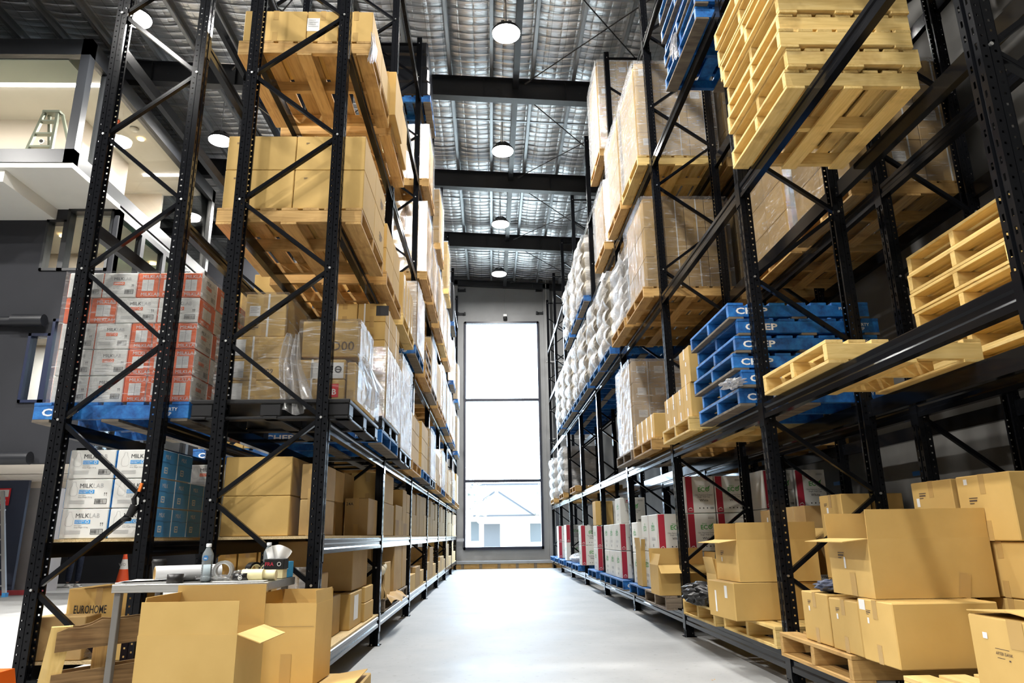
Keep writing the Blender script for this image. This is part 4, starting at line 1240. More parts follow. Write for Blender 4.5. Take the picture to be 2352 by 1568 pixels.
pal('A', LP(3, 0)+.02, 8.152, 'blue', 'blue edged pallet under the high black wrapped load', letters=False)
m = MB()
for q in range(4):
    m.box((AX0+.02+.01*q, LP(3, 0)+.03, 8.295+.27*q), (AX1-.02-.015*q, LP(3, 0)+1.08-.02*q, 8.295+.27*(q+1)), 0, .03)
tag(link('wrapped_load', m.mesh('wrapped_load', FILM_BLACK)), 'load wrapped in shiny black film, highest beside the roof beam', 'wrapped load')
# --- shelf level 1.04
G = 'cartons on the left eye-height shelf'
S1 = 1.061
carton(-1.855, -1.385, 5.03, 5.6, S1, S1+.27, 'lower of two wide brown cartons behind the first rack frame', group=G, tape=None)
carton(-1.855, -1.385, 5.03, 5.6, S1+.27, S1+.54, 'upper of two wide brown cartons behind the first rack frame', group=G, tape=None)
for i, s in enumerate(('lower', 'upper')):
    o = carton(-1.33, -1.18, 5.06, 5.5, S1+.245*i, S1+.245*(i+1), s+' narrow dark carton with a shipping label beside the wide pair', KRAFT_OLD, G); sticker(o, .02, .13, .04, .09)
carton(-1.85, -1.45, 6.3, 6.85, S1, S1+.30, 'dark brown carton deep on the first bay shelf, left', KRAFT_OLD, G)
carton(-1.85, -1.40, 6.35, 6.9, S1+.302, S1+.58, 'dark brown carton on top of the deep left one, first bay shelf', KRAFT_OLD, G)
o = carton(-1.40, -1.17, 6.95, 7.5, S1, S1+.35, 'brown carton with handwriting standing before the second frame', KRAFT_OLD, G); marks(o, -.08, .28, .04, 0, '5 24A', INK)
carton(-1.72, -1.42, 7.0, 7.5, S1, S1+.6, 'tall dark carton behind the handwritten one, first bay shelf', KRAFT_OLD, G)
def pairs(k, items, base, gname):
    for n, (x0, x1, y0, y1, h0, h1, lab) in enumerate(items):
        carton(x0, x1, YL[k]+y0, YL[k]+y1, base+h0, base+h1, lab, None if n % 3 else KRAFT, gname)
pairs(1, [(-1.5, -1.14, .12, .95, 0, .34, 'lower brown carton just past the second frame, shelf level'), (-1.5, -1.145, .12, .9, .342, .66, 'upper brown carton just past the second frame, shelf level'),
          (-1.5, -1.14, 1.1, 1.75, 0, .36, 'lower carton in the middle of the second bay shelf'), (-1.55, -1.14, 1.78, 2.2, 0, .58, 'tall carton of the second bay shelf'), (-1.5, -1.14, 2.22, 2.6, 0, .30, 'lower carton at the end of the second bay shelf'), (-1.5, -1.14, 2.22, 2.6, .302, .55, 'upper carton at the end of the second bay shelf')], S1, G)
for k in range(2, 7):
    r = random.Random(k)
    y = .12; j = 0
    while y < 2.2:
        d = r.uniform(.45, .7); h = r.choice((.3, .34, .62, .64))
        carton(-1.6, -1.14, YL[k]+y, YL[k]+y+d, S1, S1+h, 'brown carton %s from the aisle front, %s bay shelf at eye height' % (ORD[j], ORD[k]), None, G)
        if h < .4: carton(-1.6, -1.15, YL[k]+y, YL[k]+y+d, S1+h+.001, S1+h+.3, 'upper brown carton on the %s one, %s bay shelf at eye height' % (ORD[j], ORD[k]), None, G)
        y += d+.03; j += 1
# --- low shelf .28
G = 'cartons on the low left shelf'
S0 = .301
carton(-1.86, -1.20, 6.45, 7.2, S0+.30, S0+.72, 'long dark carton on top of the low shelf cartons, first bay', KRAFT_OLD, G)
carton(-1.60, -1.24, 5.75, 6.2, S0, S0+.30, 'low shelf carton with a vertical paper label, first bay', KRAFT_OLD, G)
o = carton(-1.42, -1.18, 6.3, 6.85, S0, S0+.29, 'low shelf carton with brown tape on its end, first bay', None, G); sticker(o, .0, .16, .2, .2, 1, False)
carton(-1.42, -1.16, 6.9, 7.4, S0, S0+.16, 'lower small carton by the second frame, low shelf', None, G)
carton(-1.42, -1.165, 6.92, 7.38, S0+.162, S0+.30, 'upper small carton by the second frame, low shelf', None, G)
o = carton(-1.50, -1.22, 5.1, 5.6, S0, S0+.5, 'upright carton behind the first frame with a pale label, low shelf', KRAFT_OLD, G); sticker(o, .08, .38, .06, .2)
carton(-1.86, -1.54, 5.2, 5.8, S0, S0+.42, 'dark carton under the shelf behind the steel table', KRAFT_OLD, G)
pallet(-1.5, 8.55, .284, 'broken timber pallet on the low second bay of the left rack', 'grey', .74, 1.2, .13, 0, 'pallets in the racks')
pallet(-1.5, 9.6, .284, 'timber pallet at the far end of the low second left bay', 'grey', .74, .85, .13, 0, 'pallets in the racks')
P0 = .42
carton(-1.46, -1.15, 8.05, 8.5, P0, P0+.36, 'small upright carton beside the paper sack on the broken pallet', None, G)
carton(-1.75, -1.14, 8.72, 9.45, P0, P0+.83, 'tall taped brown carton on the broken pallet', KRAFT_OLD, G)
carton(-1.85, -1.4, 8.1, 8.65, P0, P0+.62, 'plastic covered carton behind the small upright one', KRAFT_OLD, G)
carton(-1.6, -1.14, 9.5, 9.95, P0, P0+.80, 'second tall carton behind the taped one, second low bay', KRAFT_OLD, G)
t = thing('paper_sack', 'crumpled brown paper sack with cream top on the broken pallet', 'sack', (-1.25, 7.86, .42))
r = random.Random(4); m = MB()
m.grid(lambda u, v: ((.13+.02*math.sin(u*31)+.012*math.sin(v*9+u*12))*math.cos(u*2*PI)*(1-.25*v), (.13+.02*math.sin(u*25))*math.sin(u*2*PI), .27*v), 32, 8); link('sack_body', m.mesh('sack_body', KRAFT_OLD), t)
m = MB(); m.grid(lambda u, v: ((.105+.03*v*math.sin(u*19))*math.cos(u*2*PI)*(1+.25*math.sin(v*PI)), (.125)*math.sin(u*2*PI)*(1+.1*v), .25+.09*v+.015*math.sin(u*23)), 32, 6)
m.add([(.1*math.cos(i*PI/6), .11*math.sin(i*PI/6), .33) for i in range(12)], [tuple(range(12))]); link('sack_top', m.mesh('sack_top', tex_mat('cream_paper', (.62, .56, .42), (.72, .67, .54), nscale=9, bmp=.4)), t)
for k in range(2, 7):
    r = random.Random(k+40); y = .15; j = 0
    while y < 2.1:
        d = r.uniform(.5, .8); h = r.choice((.22, .3, .55, .6))
        carton(-1.7, -1.14, YL[k]+y, YL[k]+y+d, S0, S0+h, 'brown carton %s from the aisle front on the low shelf, %s bay' % (ORD[j], ORD[k]), KRAFT_OLD if j % 2 else None, G)
        y += d+.04; j += 1
m = MB(); m.grid(lambda u, v: (-.3*v*(1-.2*u)+.02*math.sin(u*8), u*.9, .02*math.sin(u*11+v*5)-.25*max(0, v-.75)), 14, 8)
thing('torn_cardboard', 'torn flattened cardboard on the broken pallet, second low left bay', 'cardboard', (-1.30, 9.0, .425), PI, None, m.mesh('sheet', KRAFT_OLD))
# ================================================================== REAR LEFT RACK (B): milk cartons
def milk_front(s, w, h, col):
    # materials: 0 ink 1 grey 2 colour 3 white
    k = w/.30
    x = -w*.36
    s.line([(x, h*.42), (x-.012*k, h*.48), (x-.012*k, h*.68), (x, h*.78), (x+.004*k, h*.90), (x+.022*k, h*.90), (x+.026*k, h*.78), (x+.038*k, h*.68), (x+.038*k, h*.48), (x+.026*k, h*.42), (x, h*.42)], .0016*k, 1)
    x0 = -w*.20
    s.text('MILK', x0, h*.70, .040*k, 0, 0); s.text('LAB', x0+.087*k, h*.70, .040*k, 1, -.002)
    s.rect(x0, h*.50, x0+.060*k, h*.63, 2); s.rect(x0+.062*k, h*.50, x0+.1*k, h*.63, 2)
    s.text('LACTOSE FREE', x0+.003*k, h*.575, .0085*k, 3, .01, lay=1); s.text('DAIRY MILK', x0+.003*k, h*.525, .0085*k, 3, .01, lay=1); s.disc(x0+.081*k, h*.565, .010*k, 3, 1, .007*k)
    s.text('12 x 1 Litre', x0, h*.42, .010*k, 0); s.text('Gross Weight 13.5 kg', x0, h*.36, .010*k, 0)
    s.frame(w*.16, h*.14, w*.42, h*.32, .003*k, 0); s.barcode(w*.18, h*.17, w*.40, h*.29, 0)
    for dx in (0, .012*k): s.line([(w*.36+dx, h*.42), (w*.36+dx, h*.5)], .002, 0); s.poly([(w*.36+dx-.005*k, h*.5), (w*.36+dx+.005*k, h*.5), (w*.36+dx, h*.54)], 0)
    for i in range(4): s.rect(-w*.38, h*(.26-.035*i), -w*.05, h*(.272-.035*i), 1)
def milk_end(s, w, h, whitepanel=True):
    # materials 0 white print 1 ink
    s.text('MILK', -w*.30, h*.78, .036, 0, 0); s.text('LAB', -w*.30+.078, h*.78, .036, 0, -.004)
    s.text('MILK', -w*.30, h*.06, .036, 0, 0); s.text('LAB', -w*.30+.078, h*.06, .036, 0, -.004)
    s.rect(-w*.28, h*.26, w*.28, h*.72, 0)
    s.line([(0, h*.26), (0, h*.72)], .003, 1)
    for i in range(5): s.rect(-w*.22, h*(.36+.05*i), -w*.08, h*(.37+.05*i), 2); s.rect(w*.06, h*(.36+.05*i), w*.20, h*(.37+.05*i), 2)
def milk_blue_end(s, w, h):
    s.text('MILK', -w*.30, h*.70, .042, 0, 0); s.rect(-w*.30, h*.18, -w*.08, h*.40, 0); s.frame(-w*.26, h*.22, -w*.12, h*.36, .008, 1, 1)
    for i in range(3): s.rect(0, h*(.22+.06*i), w*.34, h*(.245+.06*i), 2)
    s.line([(-w*.5, h*.58), (-w*.02, h*.58), (w*.02, h*.54), (w*.5, h*.56)], .004, 3)
DKB = plain('deep_blue_print', (.03, .17, .42), .45)
def milk_carton(x0, x1, y0, y1, z0, z1, label, front='white', col='blue', side=True, group=None):
    """front: 'white' shows the bottle panel, 'col' shows the coloured end"""
    base = WHITEBOX if front == 'white' else (SKYB if col == 'blue' else ORANGE)
    o = carton(x0, x1, y0, y1, z0, z1, label, base, group, None, name='milk_carton')
    W, D, H = dims(o)
    cm = SKYB if col == 'blue' else ORANGE
    if front == 'white':
        on_front(o, 'printed_panel', sheet_mesh(('mf', round(W, 2), round(H, 2), col), lambda s: milk_front(s, W, H, col), [INK, INKGREY, cm, WHITEP]), 0, 0, -D/2)
        e = MB(); e.box((-W/2-.001, -D/2+.004, .004), (-W/2+.002, D/2-.004, H-.004)); link('coloured_side', e.mesh('coloured_side', cm), o)
        e = MB(); e.box((W/2-.002, -D/2+.004, .004), (W/2+.001, D/2-.004, H-.004))
        link('coloured_side', e.mesh('coloured_side', cm), o)
        if side:
            if col == 'blue': on_side(o, 'printed_panel', sheet_mesh(('mbe', round(D, 2), round(H, 2)), lambda s: milk_blue_end(s, D, H), [WHITEP, SKYB, SKYB, DKB]), W/2+.001)
            else: on_side(o, 'printed_panel', sheet_mesh(('me', round(D, 2), round(H, 2)), lambda s: milk_end(s, D, H), [WHITEP, INK, INKGREY]), W/2+.001)
    else:
        on_front(o, 'printed_panel', sheet_mesh(('me', round(W, 2), round(H, 2)), lambda s: milk_end(s, W, H), [WHITEP, INK, INKGREY]), 0, 0, -D/2)
        e = MB(); e.box((W/2-.002, -D/2+.004, .004), (W/2+.001, D/2-.004, H-.004)); link('white_side', e.mesh('white_side', WHITEBOX), o)
        if side: on_side(o, 'printed_panel', sheet_mesh(('mf', round(D, 2), round(H, 2), col), lambda s: milk_front(s, D, H, col), [INK, INKGREY, cm, WHITEP]), W/2+.001)
    return o
G = 'blue and white milk cartons on the shelf'
T3 = ('bottom', 'middle', 'top')
for k in range(3):
    z = S1+.2*k
    for i, (a, b) in enumerate(((-2.925, -2.605), (-2.60, -2.29))):
        milk_carton(a, b, 5.02, 5.28, z, z+.198, '%s white milk carton with blue label, %s column of front row' % (T3[k], ('left', 'right')[i]), group=G)
    for j in range(1, 4 if k < 2 else 2):
        milk_carton(-2.60, -2.29, 5.02+.265*j, 5.28+.265*j, z, z+.198, '%s blue-ended milk carton, %s behind the right front column' % (T3[k], ORD[j-1]), group=G)
G = 'orange ended milk cartons on the shelf'
for k in range(3):
    z = S1+.2*k
    for i, (a, b) in enumerate(((-2.885, -2.565), (-2.56, -2.24))):
        milk_carton(a, b, 6.12, 6.4, z, z+.198, '%s orange-ended milk carton behind the blue ones, %s column' % (T3[k], ('left', 'right')[i]), col='orange', group=G)
# level 1.85: wrapped orange load on a blue pallet
pal('B', 5.02, 1.853, 'blue', 'blue pallet with white lettering under the orange milk cartons', w=1.16)
G = 'orange and white milk cartons in clear film'
Z0 = 1.998
rows = [[('w', .32), ('w', .32), ('c', .24), ('c', .17)]]
pat = [['w', 'w', 'c', 'c', 'c'], ['w', 'w', 'c', 'c', 'c'], ['w', 'w', 'c', 'c', 'c'], ['c', 'c', 'w', 'w'], ['w', 'w', 'c', 'c', 'c']]
for k in range(5):
    z = Z0+.198*k; x = -3.145; p = pat[k]
    wd = {'w': .255, 'c': .16}
    tot = sum(wd[c] for c in p); f = .985/tot
    for i, c in enumerate(p):
        w = wd[c]*f
        milk_carton(x, x+w, 5.05, 5.05+.3, z, z+.196, '%s milk carton in film, %s tier, %s from left' % ('white-faced' if c == 'w' else 'orange', ('bottom', 'second', 'third', 'fourth', 'top')[k], ORD[i]), 'white' if c == 'w' else 'col', 'orange', i == len(p)-1, G)
        x += w
    for j in range(1, 3):
        milk_carton(-2.41, -2.16, 5.05+.36*j-.055, 5.05+.36*j+.30, z, z+.196, 'milk carton in film on the aisle side, %s tier, %s from the front' % (('bottom', 'second', 'third', 'fourth', 'top')[k], ORD[j]), 'col' if k % 2 else 'white', 'orange', True, G)
wrap(-3.15, -2.155, 5.045, 6.1, Z0-.06, Z0+.995, 'clear stretch film round the orange milk carton load', FILM, .012, 31, top=False)
# cartons further back in the rear rack
pal('B', 7.73, 3.372, 'aged', 'timber pallet in the rear left rack under the depot carton', w=1.12)
o = carton(-2.72, -2.18, 7.75, 8.3, 3.515, 4.0, 'brown carton printed DEPOT with a ring logo, behind the rack post', None, 'rear rack cartons')
marks(o, .02, .10, .09, 0, 'DEPOT', INK)
on_front(o, 'printed_mark', sheet_mesh('rings', lambda s: (s.disc(-.04, 0, .07, 0, 0, .064), s.disc(.04, 0, .07, 0, 0, .064), s.disc(0, .05, .07, 0, 0, .064)), [INK]), .1, .27, -dims(o)[1]/2)
carton(-3.2, -2.74, 7.72, 8.3, 3.515, 3.8, 'plain carton left of the depot carton in the rear rack', None, 'rear rack cartons')
generic(7.75, 1.85, 'blue', 2, 3, .9, 'on the rear left rack behind the orange milk load', None, 'brown carton', x0=-3.18, x1=-2.2, side='B', seed=33, strapx=False)
generic(9.0, 1.85, 'aged', 2, 3, .8, 'on the rear left rack, second pallet behind the milk load', None, 'brown carton', x0=-3.18, x1=-2.2, side='B', seed=34, strapx=False)
G = 'cartons under the milk shelf'
o = carton(-2.93, -2.50, 5.25, 5.75, S0, S0+.43, 'carton printed EUROHOME under the milk shelf', None, G); on_front(o, 'printed_lettering', sheet_mesh('euro', lambda s: s.text('EUROHOME', 0, 0, .075, 0, .008, 'CENTER', sx=.55), [INK]), -.05, .265, -dims(o)[1]/2)
o = carton(-3.0, -2.66, 5.02, 5.22, S0, S0+.27, 'plain carton in front of the printed one, left rack foot', KRAFT_OLD, G, tape=None)
for i in range(3):
    carton(-2.9+.21*i, -2.70+.21*i, 7.9, 8.3, S1-.45, S1-.1, 'small stacked carton seen under the shelf behind the coffee cup, %s from left' % ORD[i], None, G)
pallet(-2.62, 8.2, .303, 'timber pallet low in the rear left rack', 'aged', .74, 1.0, .13, 0, 'pallets in the racks')
stack(lin(-2.9, -2.3, 3), [7.9, 8.3], [.435, .61], 'on the low rear pallet', 'small carton', group=G)
m = MB()
m.grid(lambda u, v: ((.16+.04*math.sin(u*17+v*5))*math.cos(u*2*PI)*math.sin(PI*(.15+.8*v)), (.14+.03*math.sin(u*13))*math.sin(u*2*PI)*math.sin(PI*(.15+.8*v)), .30*v), 26, 12)
BAGM = plain('black_bag_plastic', (.012, .012, .013), .35)
thing('rubbish_bag', 'black plastic bag slumped behind the table leg and leaning pallet', 'bag', (-2.12, 5.6, .305), 0, None, m.mesh('bag', BAGM))
m = MB()
m.tube((0, 0, 0), (.03, .01, .09), .03, .034, 12); m.tube((.03, .01, .09), (.02, 0, .15), .018, .022, 10); m.lathe([(.0, -.02), (.035, -.018), (.04, 0), (.035, .012)], 14, 0, (-.02, 0, -.02)); m.bar((.02, 0, .14), (.07, 0, .25), .03, .016, mi=0); m.bar((.06, -.006, .20), (.075, -.006, .27), .02, .02, mi=1)
thing('tape_dispenser', 'black tape gun with orange handle hanging on the rack post', 'tape gun', (-2.40, 4.885, 1.20), 0, None, m.mesh('tape_gun', [BLACKPLASTIC, plain('orange_plastic', (.8, .2, .03), .4)])).scale = (.8, .8, .8)

# ================================================================== RIGHT AISLE RACK (C)
F0 = .252; T0 = .394
# --- floor level, bay nearest the camera
pallet(2.47, 4.52, F0, 'weathered timber pallet at the right post under three large cartons', 'aged', 1.10, .98, .145, 0, 'pallets in the racks')
pallet(2.45, 2.96, F0, 'pale pallet at the lower right corner under the printed carton', 'pine', 1.12, 1.05, .145, 0, 'pallets in the racks')
G = 'large cartons on the right floor pallets'
K0 = .40
def lbl(o, side=-1, y=0):
    W, D, H = dims(o)
    sticker(o, D*.22, H*.66, .018, .028, side, False); marks(o, D*.26, H*.82, .045, side)
o = carton(1.95, 2.45, 4.30, 4.66, K0, .685, 'left of three brown cartons on the weathered right pallet', None, G, 'x'); lbl(o)
o = carton(1.94, 2.45, 3.93, 4.27, K0, .675, 'middle of three brown cartons on the weathered right pallet', None, G, 'x'); lbl(o)
o = carton(1.93, 2.46, 3.57, 3.91, K0, .70, 'right one of three on the weathered pallet, its long face to the camera', None, G, 'x'); lbl(o); sticker(o, .12, .27, .06, .05, -1, False)
o = open_carton(1.97, 2.62, 3.78, 4.24, .702, 1.0, 'big open carton with flaps up, on top of the three right cartons', {'front': (92, .15), 'back': (95, .14), 'left': (186, .14), 'right': (100, .15)}, .15, G, 0)
marks(o, .12, .22, .07, -1); sticker(o, .05, .17, .02, .06, -1, False); link('packing_tape', sheet_mesh('tp1', lambda s: s.rect(-.03, 0, .03, .12), [TAPE]), o, (.14, -.232, 0), 0, (0, .2, 0)); link('packing_tape', sheet_mesh('tp2', lambda s: s.rect(-.03, 0, .03, .12), [TAPE]), o, (-.327, -.02, 0), -PI/2)
# rear cartons toward the wall
o = carton(2.62, 3.02, 3.55, 3.98, .98, 1.325, 'large brown carton at upper right of the floor stack, taped front', None, G, 'x'); sticker(o, .13, .31, .03, .03, -1, False); marks(o, .12, .22, .07, -1)
o = carton(2.62, 3.02, 4.02, 4.42, 1.0, 1.322, 'brown carton with clear tape left of the upper right one', None, G, 'x'); marks(o, .12, .25, .07, -1); sticker(o, .14, .2, .03, .05, -1, False)
carton(2.64, 3.04, 3.52, 3.98, .70, .978, 'brown carton under the upper right one', None, G, 'x')
carton(2.64, 3.04, 3.5, 3.98, K0, .698, 'lowest brown carton of the upper right stack', None, G, 'x')
carton(2.64, 3.02, 4.02, 4.42, .70, .998, 'brown carton under the clear taped one', None, G, 'x')
carton(2.64, 3.02, 4.02, 4.42, K0, .698, 'lowest brown carton of the clear taped stack', None, G, 'x')
o = carton(2.55, 3.02, 5.20, 5.55, .99, 1.305, 'brown carton with a pale sticker behind the right rack post brace', None, G, 'x'); sticker(o, .05, .2, .03, .04, -1, False); marks(o, .1, .25, .05, -1)
o = carton(2.55, 3.0, 5.2, 5.57, .70, .988, 'carton beneath the stickered one behind the brace', None, G, 'x'); sticker(o, .05, .2, .03, .04, -1, False)
carton(2.55, 3.0, 5.2, 5.57, K0, .698, 'lowest carton of the stack behind the brace', None, G, 'x')
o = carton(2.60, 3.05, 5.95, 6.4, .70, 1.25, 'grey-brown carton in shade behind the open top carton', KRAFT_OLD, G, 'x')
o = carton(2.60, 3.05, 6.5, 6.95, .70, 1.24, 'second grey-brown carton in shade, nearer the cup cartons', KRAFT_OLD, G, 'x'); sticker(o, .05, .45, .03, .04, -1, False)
GARMENT = tex_mat('dark_cloth', (.012, .012, .016), (.08, .10, .17), nscale=14, rough=.5)
# near right printed carton
o = carton(1.88, 2.42, 2.45, 2.93, K0, .722, 'brown carton with a printed bank mark and white sticker, bottom right corner', None, G, None)
W, D, H = dims(o)
sticker(o, .15, .25, .026, .022, -1, False)
on_side(o, 'printed_mark', sheet_mesh('fb', lambda s: (s.rect(-.045, .04, .03, .042), s.text('AFTER DANK', -.045, .02, .015, 0, .01), s.rect(-.04, .008, .0, .010), s.rect(.02, .002, .03, .008)), [BROWNINK]), -W/2, .06, .17, -1)
link('packing_tape', sheet_mesh('tp3', lambda s: s.rect(-.04, -.10, .04, 0), [TAPE]), o, (-W/2-EPS, -.02, H), -PI/2); link('packing_tape', sheet_mesh('tp4', lambda s: s.rect(-.04, 0, .04, .06), [TAPE]), o, (-W/2-EPS, -.06, 0), -PI/2)
m = MB(); m.box((-.27, -.0, 0), (.27, .25, .004)); f = link('flap', m.mesh('flap', KRAFT), o, (0, -D/2+.004, H+.004)); f.rotation_euler = (.09, 0, 0)
m = MB(); m.box((-.27, -.25, 0), (.27, 0, .004)); f = link('flap', m.mesh('flap', KRAFT), o, (0, D/2-.004, H+.006)); f.rotation_euler = (-.05, .02, 0)
# --- floor level, second bay
pallet(2.54, 5.84, F0, 'pale pallet under the tall open carton beside the right front post', 'pine', 1.1, 1.16, .145, 0, 'pallets in the racks')
pallet(2.50, 7.06, F0, 'pale pallet with a dark bag on it, past the open cartons on the right', 'pine', 1.1, 1.06, .145, 0, 'pallets in the racks')
o = carton(1.80, 2.56, 5.62, 6.12, K0-.002, .672, 'long sealed carton under the tall open one, right rack floor level', None, G, None, .10); sticker(o, .1, .12, .03, .16, -1, False); sticker(o, -.1, .2, .05, .09, -1, False)
o = open_carton(1.88, 2.52, 5.62, 6.1, .675, .985, 'tall open carton with raised flaps, second from the right front post', {'front': (94, .13), 'back': (88, .13), 'left': (188, .15), 'right': (150, .16)}, .13, G, .05)
marks(o, .12, .22, .07, -1); sticker(o, .1, .16, .02, .035, -1, False)
o = open_carton(1.90, 2.25, 6.22, 6.5, K0, .70, 'narrow open carton with a raised flap left of the tall open one', {'front': (93, .13), 'left': (100, .14), 'back': (80, .12)}, .13, G)
link('packing_tape', sheet_mesh('tp5', lambda s: s.rect(-.012, 0, .012, .14), [LABEL]), o, (-.1765, 0, .02), -PI/2)
o = thing('black_bag', 'black plastic wrapped bundle lying on the pale pallet beside the post', 'bag', (1.95, 6.9, K0))
def bag_fn(u, v):
    a, b = u*2*PI, PI*v
    k = 1+.16*math.sin(a*5+b*4)+.12*math.sin(a*9-b*9+1)+.08*math.sin(b*21+a*3)
    return (.15*math.cos(a)*math.sin(b)*k, -.30*math.cos(b), .10+.10*math.sin(a)*math.sin(b)*min(k, 1.1))
m = MB(); m.grid(bag_fn, 36, 26, 0, False); link('film', m.mesh('film', plain('matt_black_bag', (.008, .008, .009), .42)), o)
o = open_carton(1.80, 2.42, 7.95, 8.36, K0, .71, 'wide open carton with drooping pale flap beyond the second right post', {'front': (215, .14), 'back': (95, .17), 'left': (75, .12), 'right': (100, .13)}, .14, G)
# --- ECO cup cartons
def eco_front(s, w, h, word, band=True):
    # 0 red 1 green 2 ink 3 white
    x0 = -w/2+.012
    if band:
        s.rect(x0, .004, x0+w*.22, h-.004, 0)
        c = x0+w*.11; zz = h*.09
        s.line([(c-w*.07, zz), (c-w*.02, zz+w*.06), (c+.0, zz+w*.04), (c+w*.02, zz+w*.07), (c+w*.07, zz)], .006, 3, 1); s.rect(c-w*.07, zz-.014, c+w*.07, zz-.009, 3, 1)
    else:
        c = -w*.18; zz = h*.86
        s.poly([(c-w*.10, zz), (c-w*.02, zz+w*.06), (c+w*.02, zz+w*.03), (c+w*.06, zz+w*.07), (c+w*.13, zz)], 0); s.rect(c-w*.1, zz-.02, c+w*.13, zz-.012, 0)
    c = w*.13 if band else 0
    sz = w*.20
    s.text('TRULY', c-w*.14, h*.71, sz*.3, 1, .02); s.text('EC', c-w*.19, h*.58, sz, 1, .025); s.disc(c+w*.14, h*.58+sz*.36, sz*.36, 1, 0, sz*.22); s.disc(c+w*.14, h*.58+sz*.40, sz*.13, 1)
    s.poly([(c+w*.20, h*.58+sz*.5), (c+w*.25, h*.58+sz*1.05), (c+w*.17, h*.58+sz*.75)], 1)
    s.text('12oz Aqueous Coated', c, h*.47, w*.066, 2, 0, 'CENTER'); s.text('Single Wall Cup', c, h*.415, w*.066, 2, 0, 'CENTER')
    s.text(word, c, h*.31, w*.115, 2, .008, 'CENTER')
    for i in range(3): s.disc(c-w*.16+w*.13*i, h*.13, w*.022, 2)
    s.barcode(c+w*.20, h*.10, c+w*.32, h*.16, 2, 0, 8)
    for i in range(3): s.rect(w*.22, h*(.90-.02*i), w*.42, h*(.906-.02*i), 2)
def eco_end(s, w, h, band=True):
    s.text('ECO', 0, h*.56, w*.2, 0, .02, 'CENTER'); s.disc(w*.0, h*.72, w*.06, 0, 0, w*.04)
    for i in range(3): s.rect(-w*.2, h*(.36-.03*i), w*.2, h*(.372-.03*i), 1)
    s.rect(-w*.12, h*.12, w*.02, h*.2, 1)
    if band: s.rect(w*.5-.008, .004, w*.5-.002, h-.004, 2)
def eco(x0, x1, y0, y1, z0, z1, label, word='White', band=True, side=True, rz=0.0):
    o = carton(x0, x1, y0, y1, z0, z1, label, WHITEBOX, 'white cup cartons', None, rz, 'cup_carton')
    W, D, H = dims(o)
    on_front(o, 'printed_panel', sheet_mesh(('ecof', round(W, 2), round(H, 2), word, band), lambda s: eco_front(s, W, H, word, band), [RED, GREENP, INK, WHITEP]), 0, 0, -D/2)
    if side: on_side(o, 'printed_panel', sheet_mesh(('ecoe', round(D, 2), round(H, 2), band), lambda s: eco_end(s, D, H, band), [GREENP, INKGREY, RED]), -W/2, 0, 0, -1)
    return o
pallet(2.42, 8.47, F0, 'grey timber pallet under the nearest cup cartons and the wide open carton', 'grey', 1.12, 1.08, .145, 0, 'pallets in the racks')
m = Sheet(); m.disc(0, 0, .05, 0, 0, .03)
for k, (n, cols) in enumerate((('near', 3),)):
    for t in range(3):
        for i in range(3):
            if t == 2 and i == 0: continue
            eco(1.95+.36*i, 2.305+.36*i, 8.52, 8.98, T0+.005+.435*t, T0+.435*(t+1), 'white cup carton marked White, %s tier, %s of the nearest cup stack' % (('bottom', 'middle', 'top')[t], COLS[3][i]))
    for t in range(2):
        eco(1.95, 2.305, 9.0, 9.42, T0+.005+.435*t, T0+.435*(t+1), 'cup carton end-on behind the nearest cup stack, %s tier' % ('lower', 'upper')[t])
        for i in range(2): eco(3.1+.37*i, 3.46+.37*i, 8.1, 8.6, .86+.435*t, .86+.435*(t+1)-.004, 'white cup carton deep in the wall side rack, %s tier, %s' % (('lower', 'upper')[t], COLS[2][i]), side=False)
pallet(3.56, 8.4, .252, 'timber pallet under the deep cup cartons by the wall', 'aged', 1.0, 1.1, .14, 0, 'pallets in the racks')
for i in range(2): eco(3.1+.37*i, 3.46+.37*i, 8.1, 8.6, .395, .858, 'white cup carton lowest in the wall side rack, %s' % COLS[2][i], side=False)
pallet(2.44, 9.62, F0, 'second blue pallet along the right floor level, round white logo on its front', 'blue', 1.1, 1.08, .145, 0, 'pallets in the racks')
for t in range(2):
    for i in range(2): eco(1.96+.38*i, 2.335+.38*i, 9.75, 10.15, T0+.005+.40*t, T0+.40*(t+1), 'cup carton %s tier on the second blue pallet, %s' % (('lower', 'upper')[t], COLS[2][i]), 'White' if t == 0 else 'Black', t == 0)
open_carton(1.90, 2.20, 9.3, 9.62, T0+.01, T0+.44, 'brown open carton with raised flap between cup stacks, right floor level', {'left': (95, .16), 'front': (110, .15)}, .15, 'open cartons right floor')
pallet(2.44, 11.2, F0, 'third blue pallet along the right floor level', 'blue', 1.1, 1.12, .145, 0, 'pallets in the racks')
pallet(2.44, 12.34, F0, 'fourth blue pallet along the right floor level', 'blue', 1.1, 1.12, .145, 0, 'pallets in the racks')
pallet(2.44, 13.9, F0, 'fifth blue pallet along the right floor level', 'blue', 1.1, 1.12, .145, 0, 'pallets in the racks')
for t in range(2):
    for j in range(3):
        eco(1.94, 2.30, 11.0+.52*j, 11.5+.52*j, T0+.005+.40*t, T0+.40*(t+1), 'cup carton %s tier on the third and fourth blue pallets, %s from the front' % (('lower', 'upper')[t], ORD[j]), 'Black', j == 0)
    eco(2.31, 2.67, 11.0, 11.5, T0+.005+.40*t, T0+.40*(t+1), 'cup carton marked Black, %s tier, inner column of the third blue pallet' % ('lower', 'upper')[t], 'Black', False)
eco(2.02, 2.42, 11.3, 11.75, T0+.805, T0+1.2, 'cup carton marked Black on top of the third pallet stack', 'Black', False)
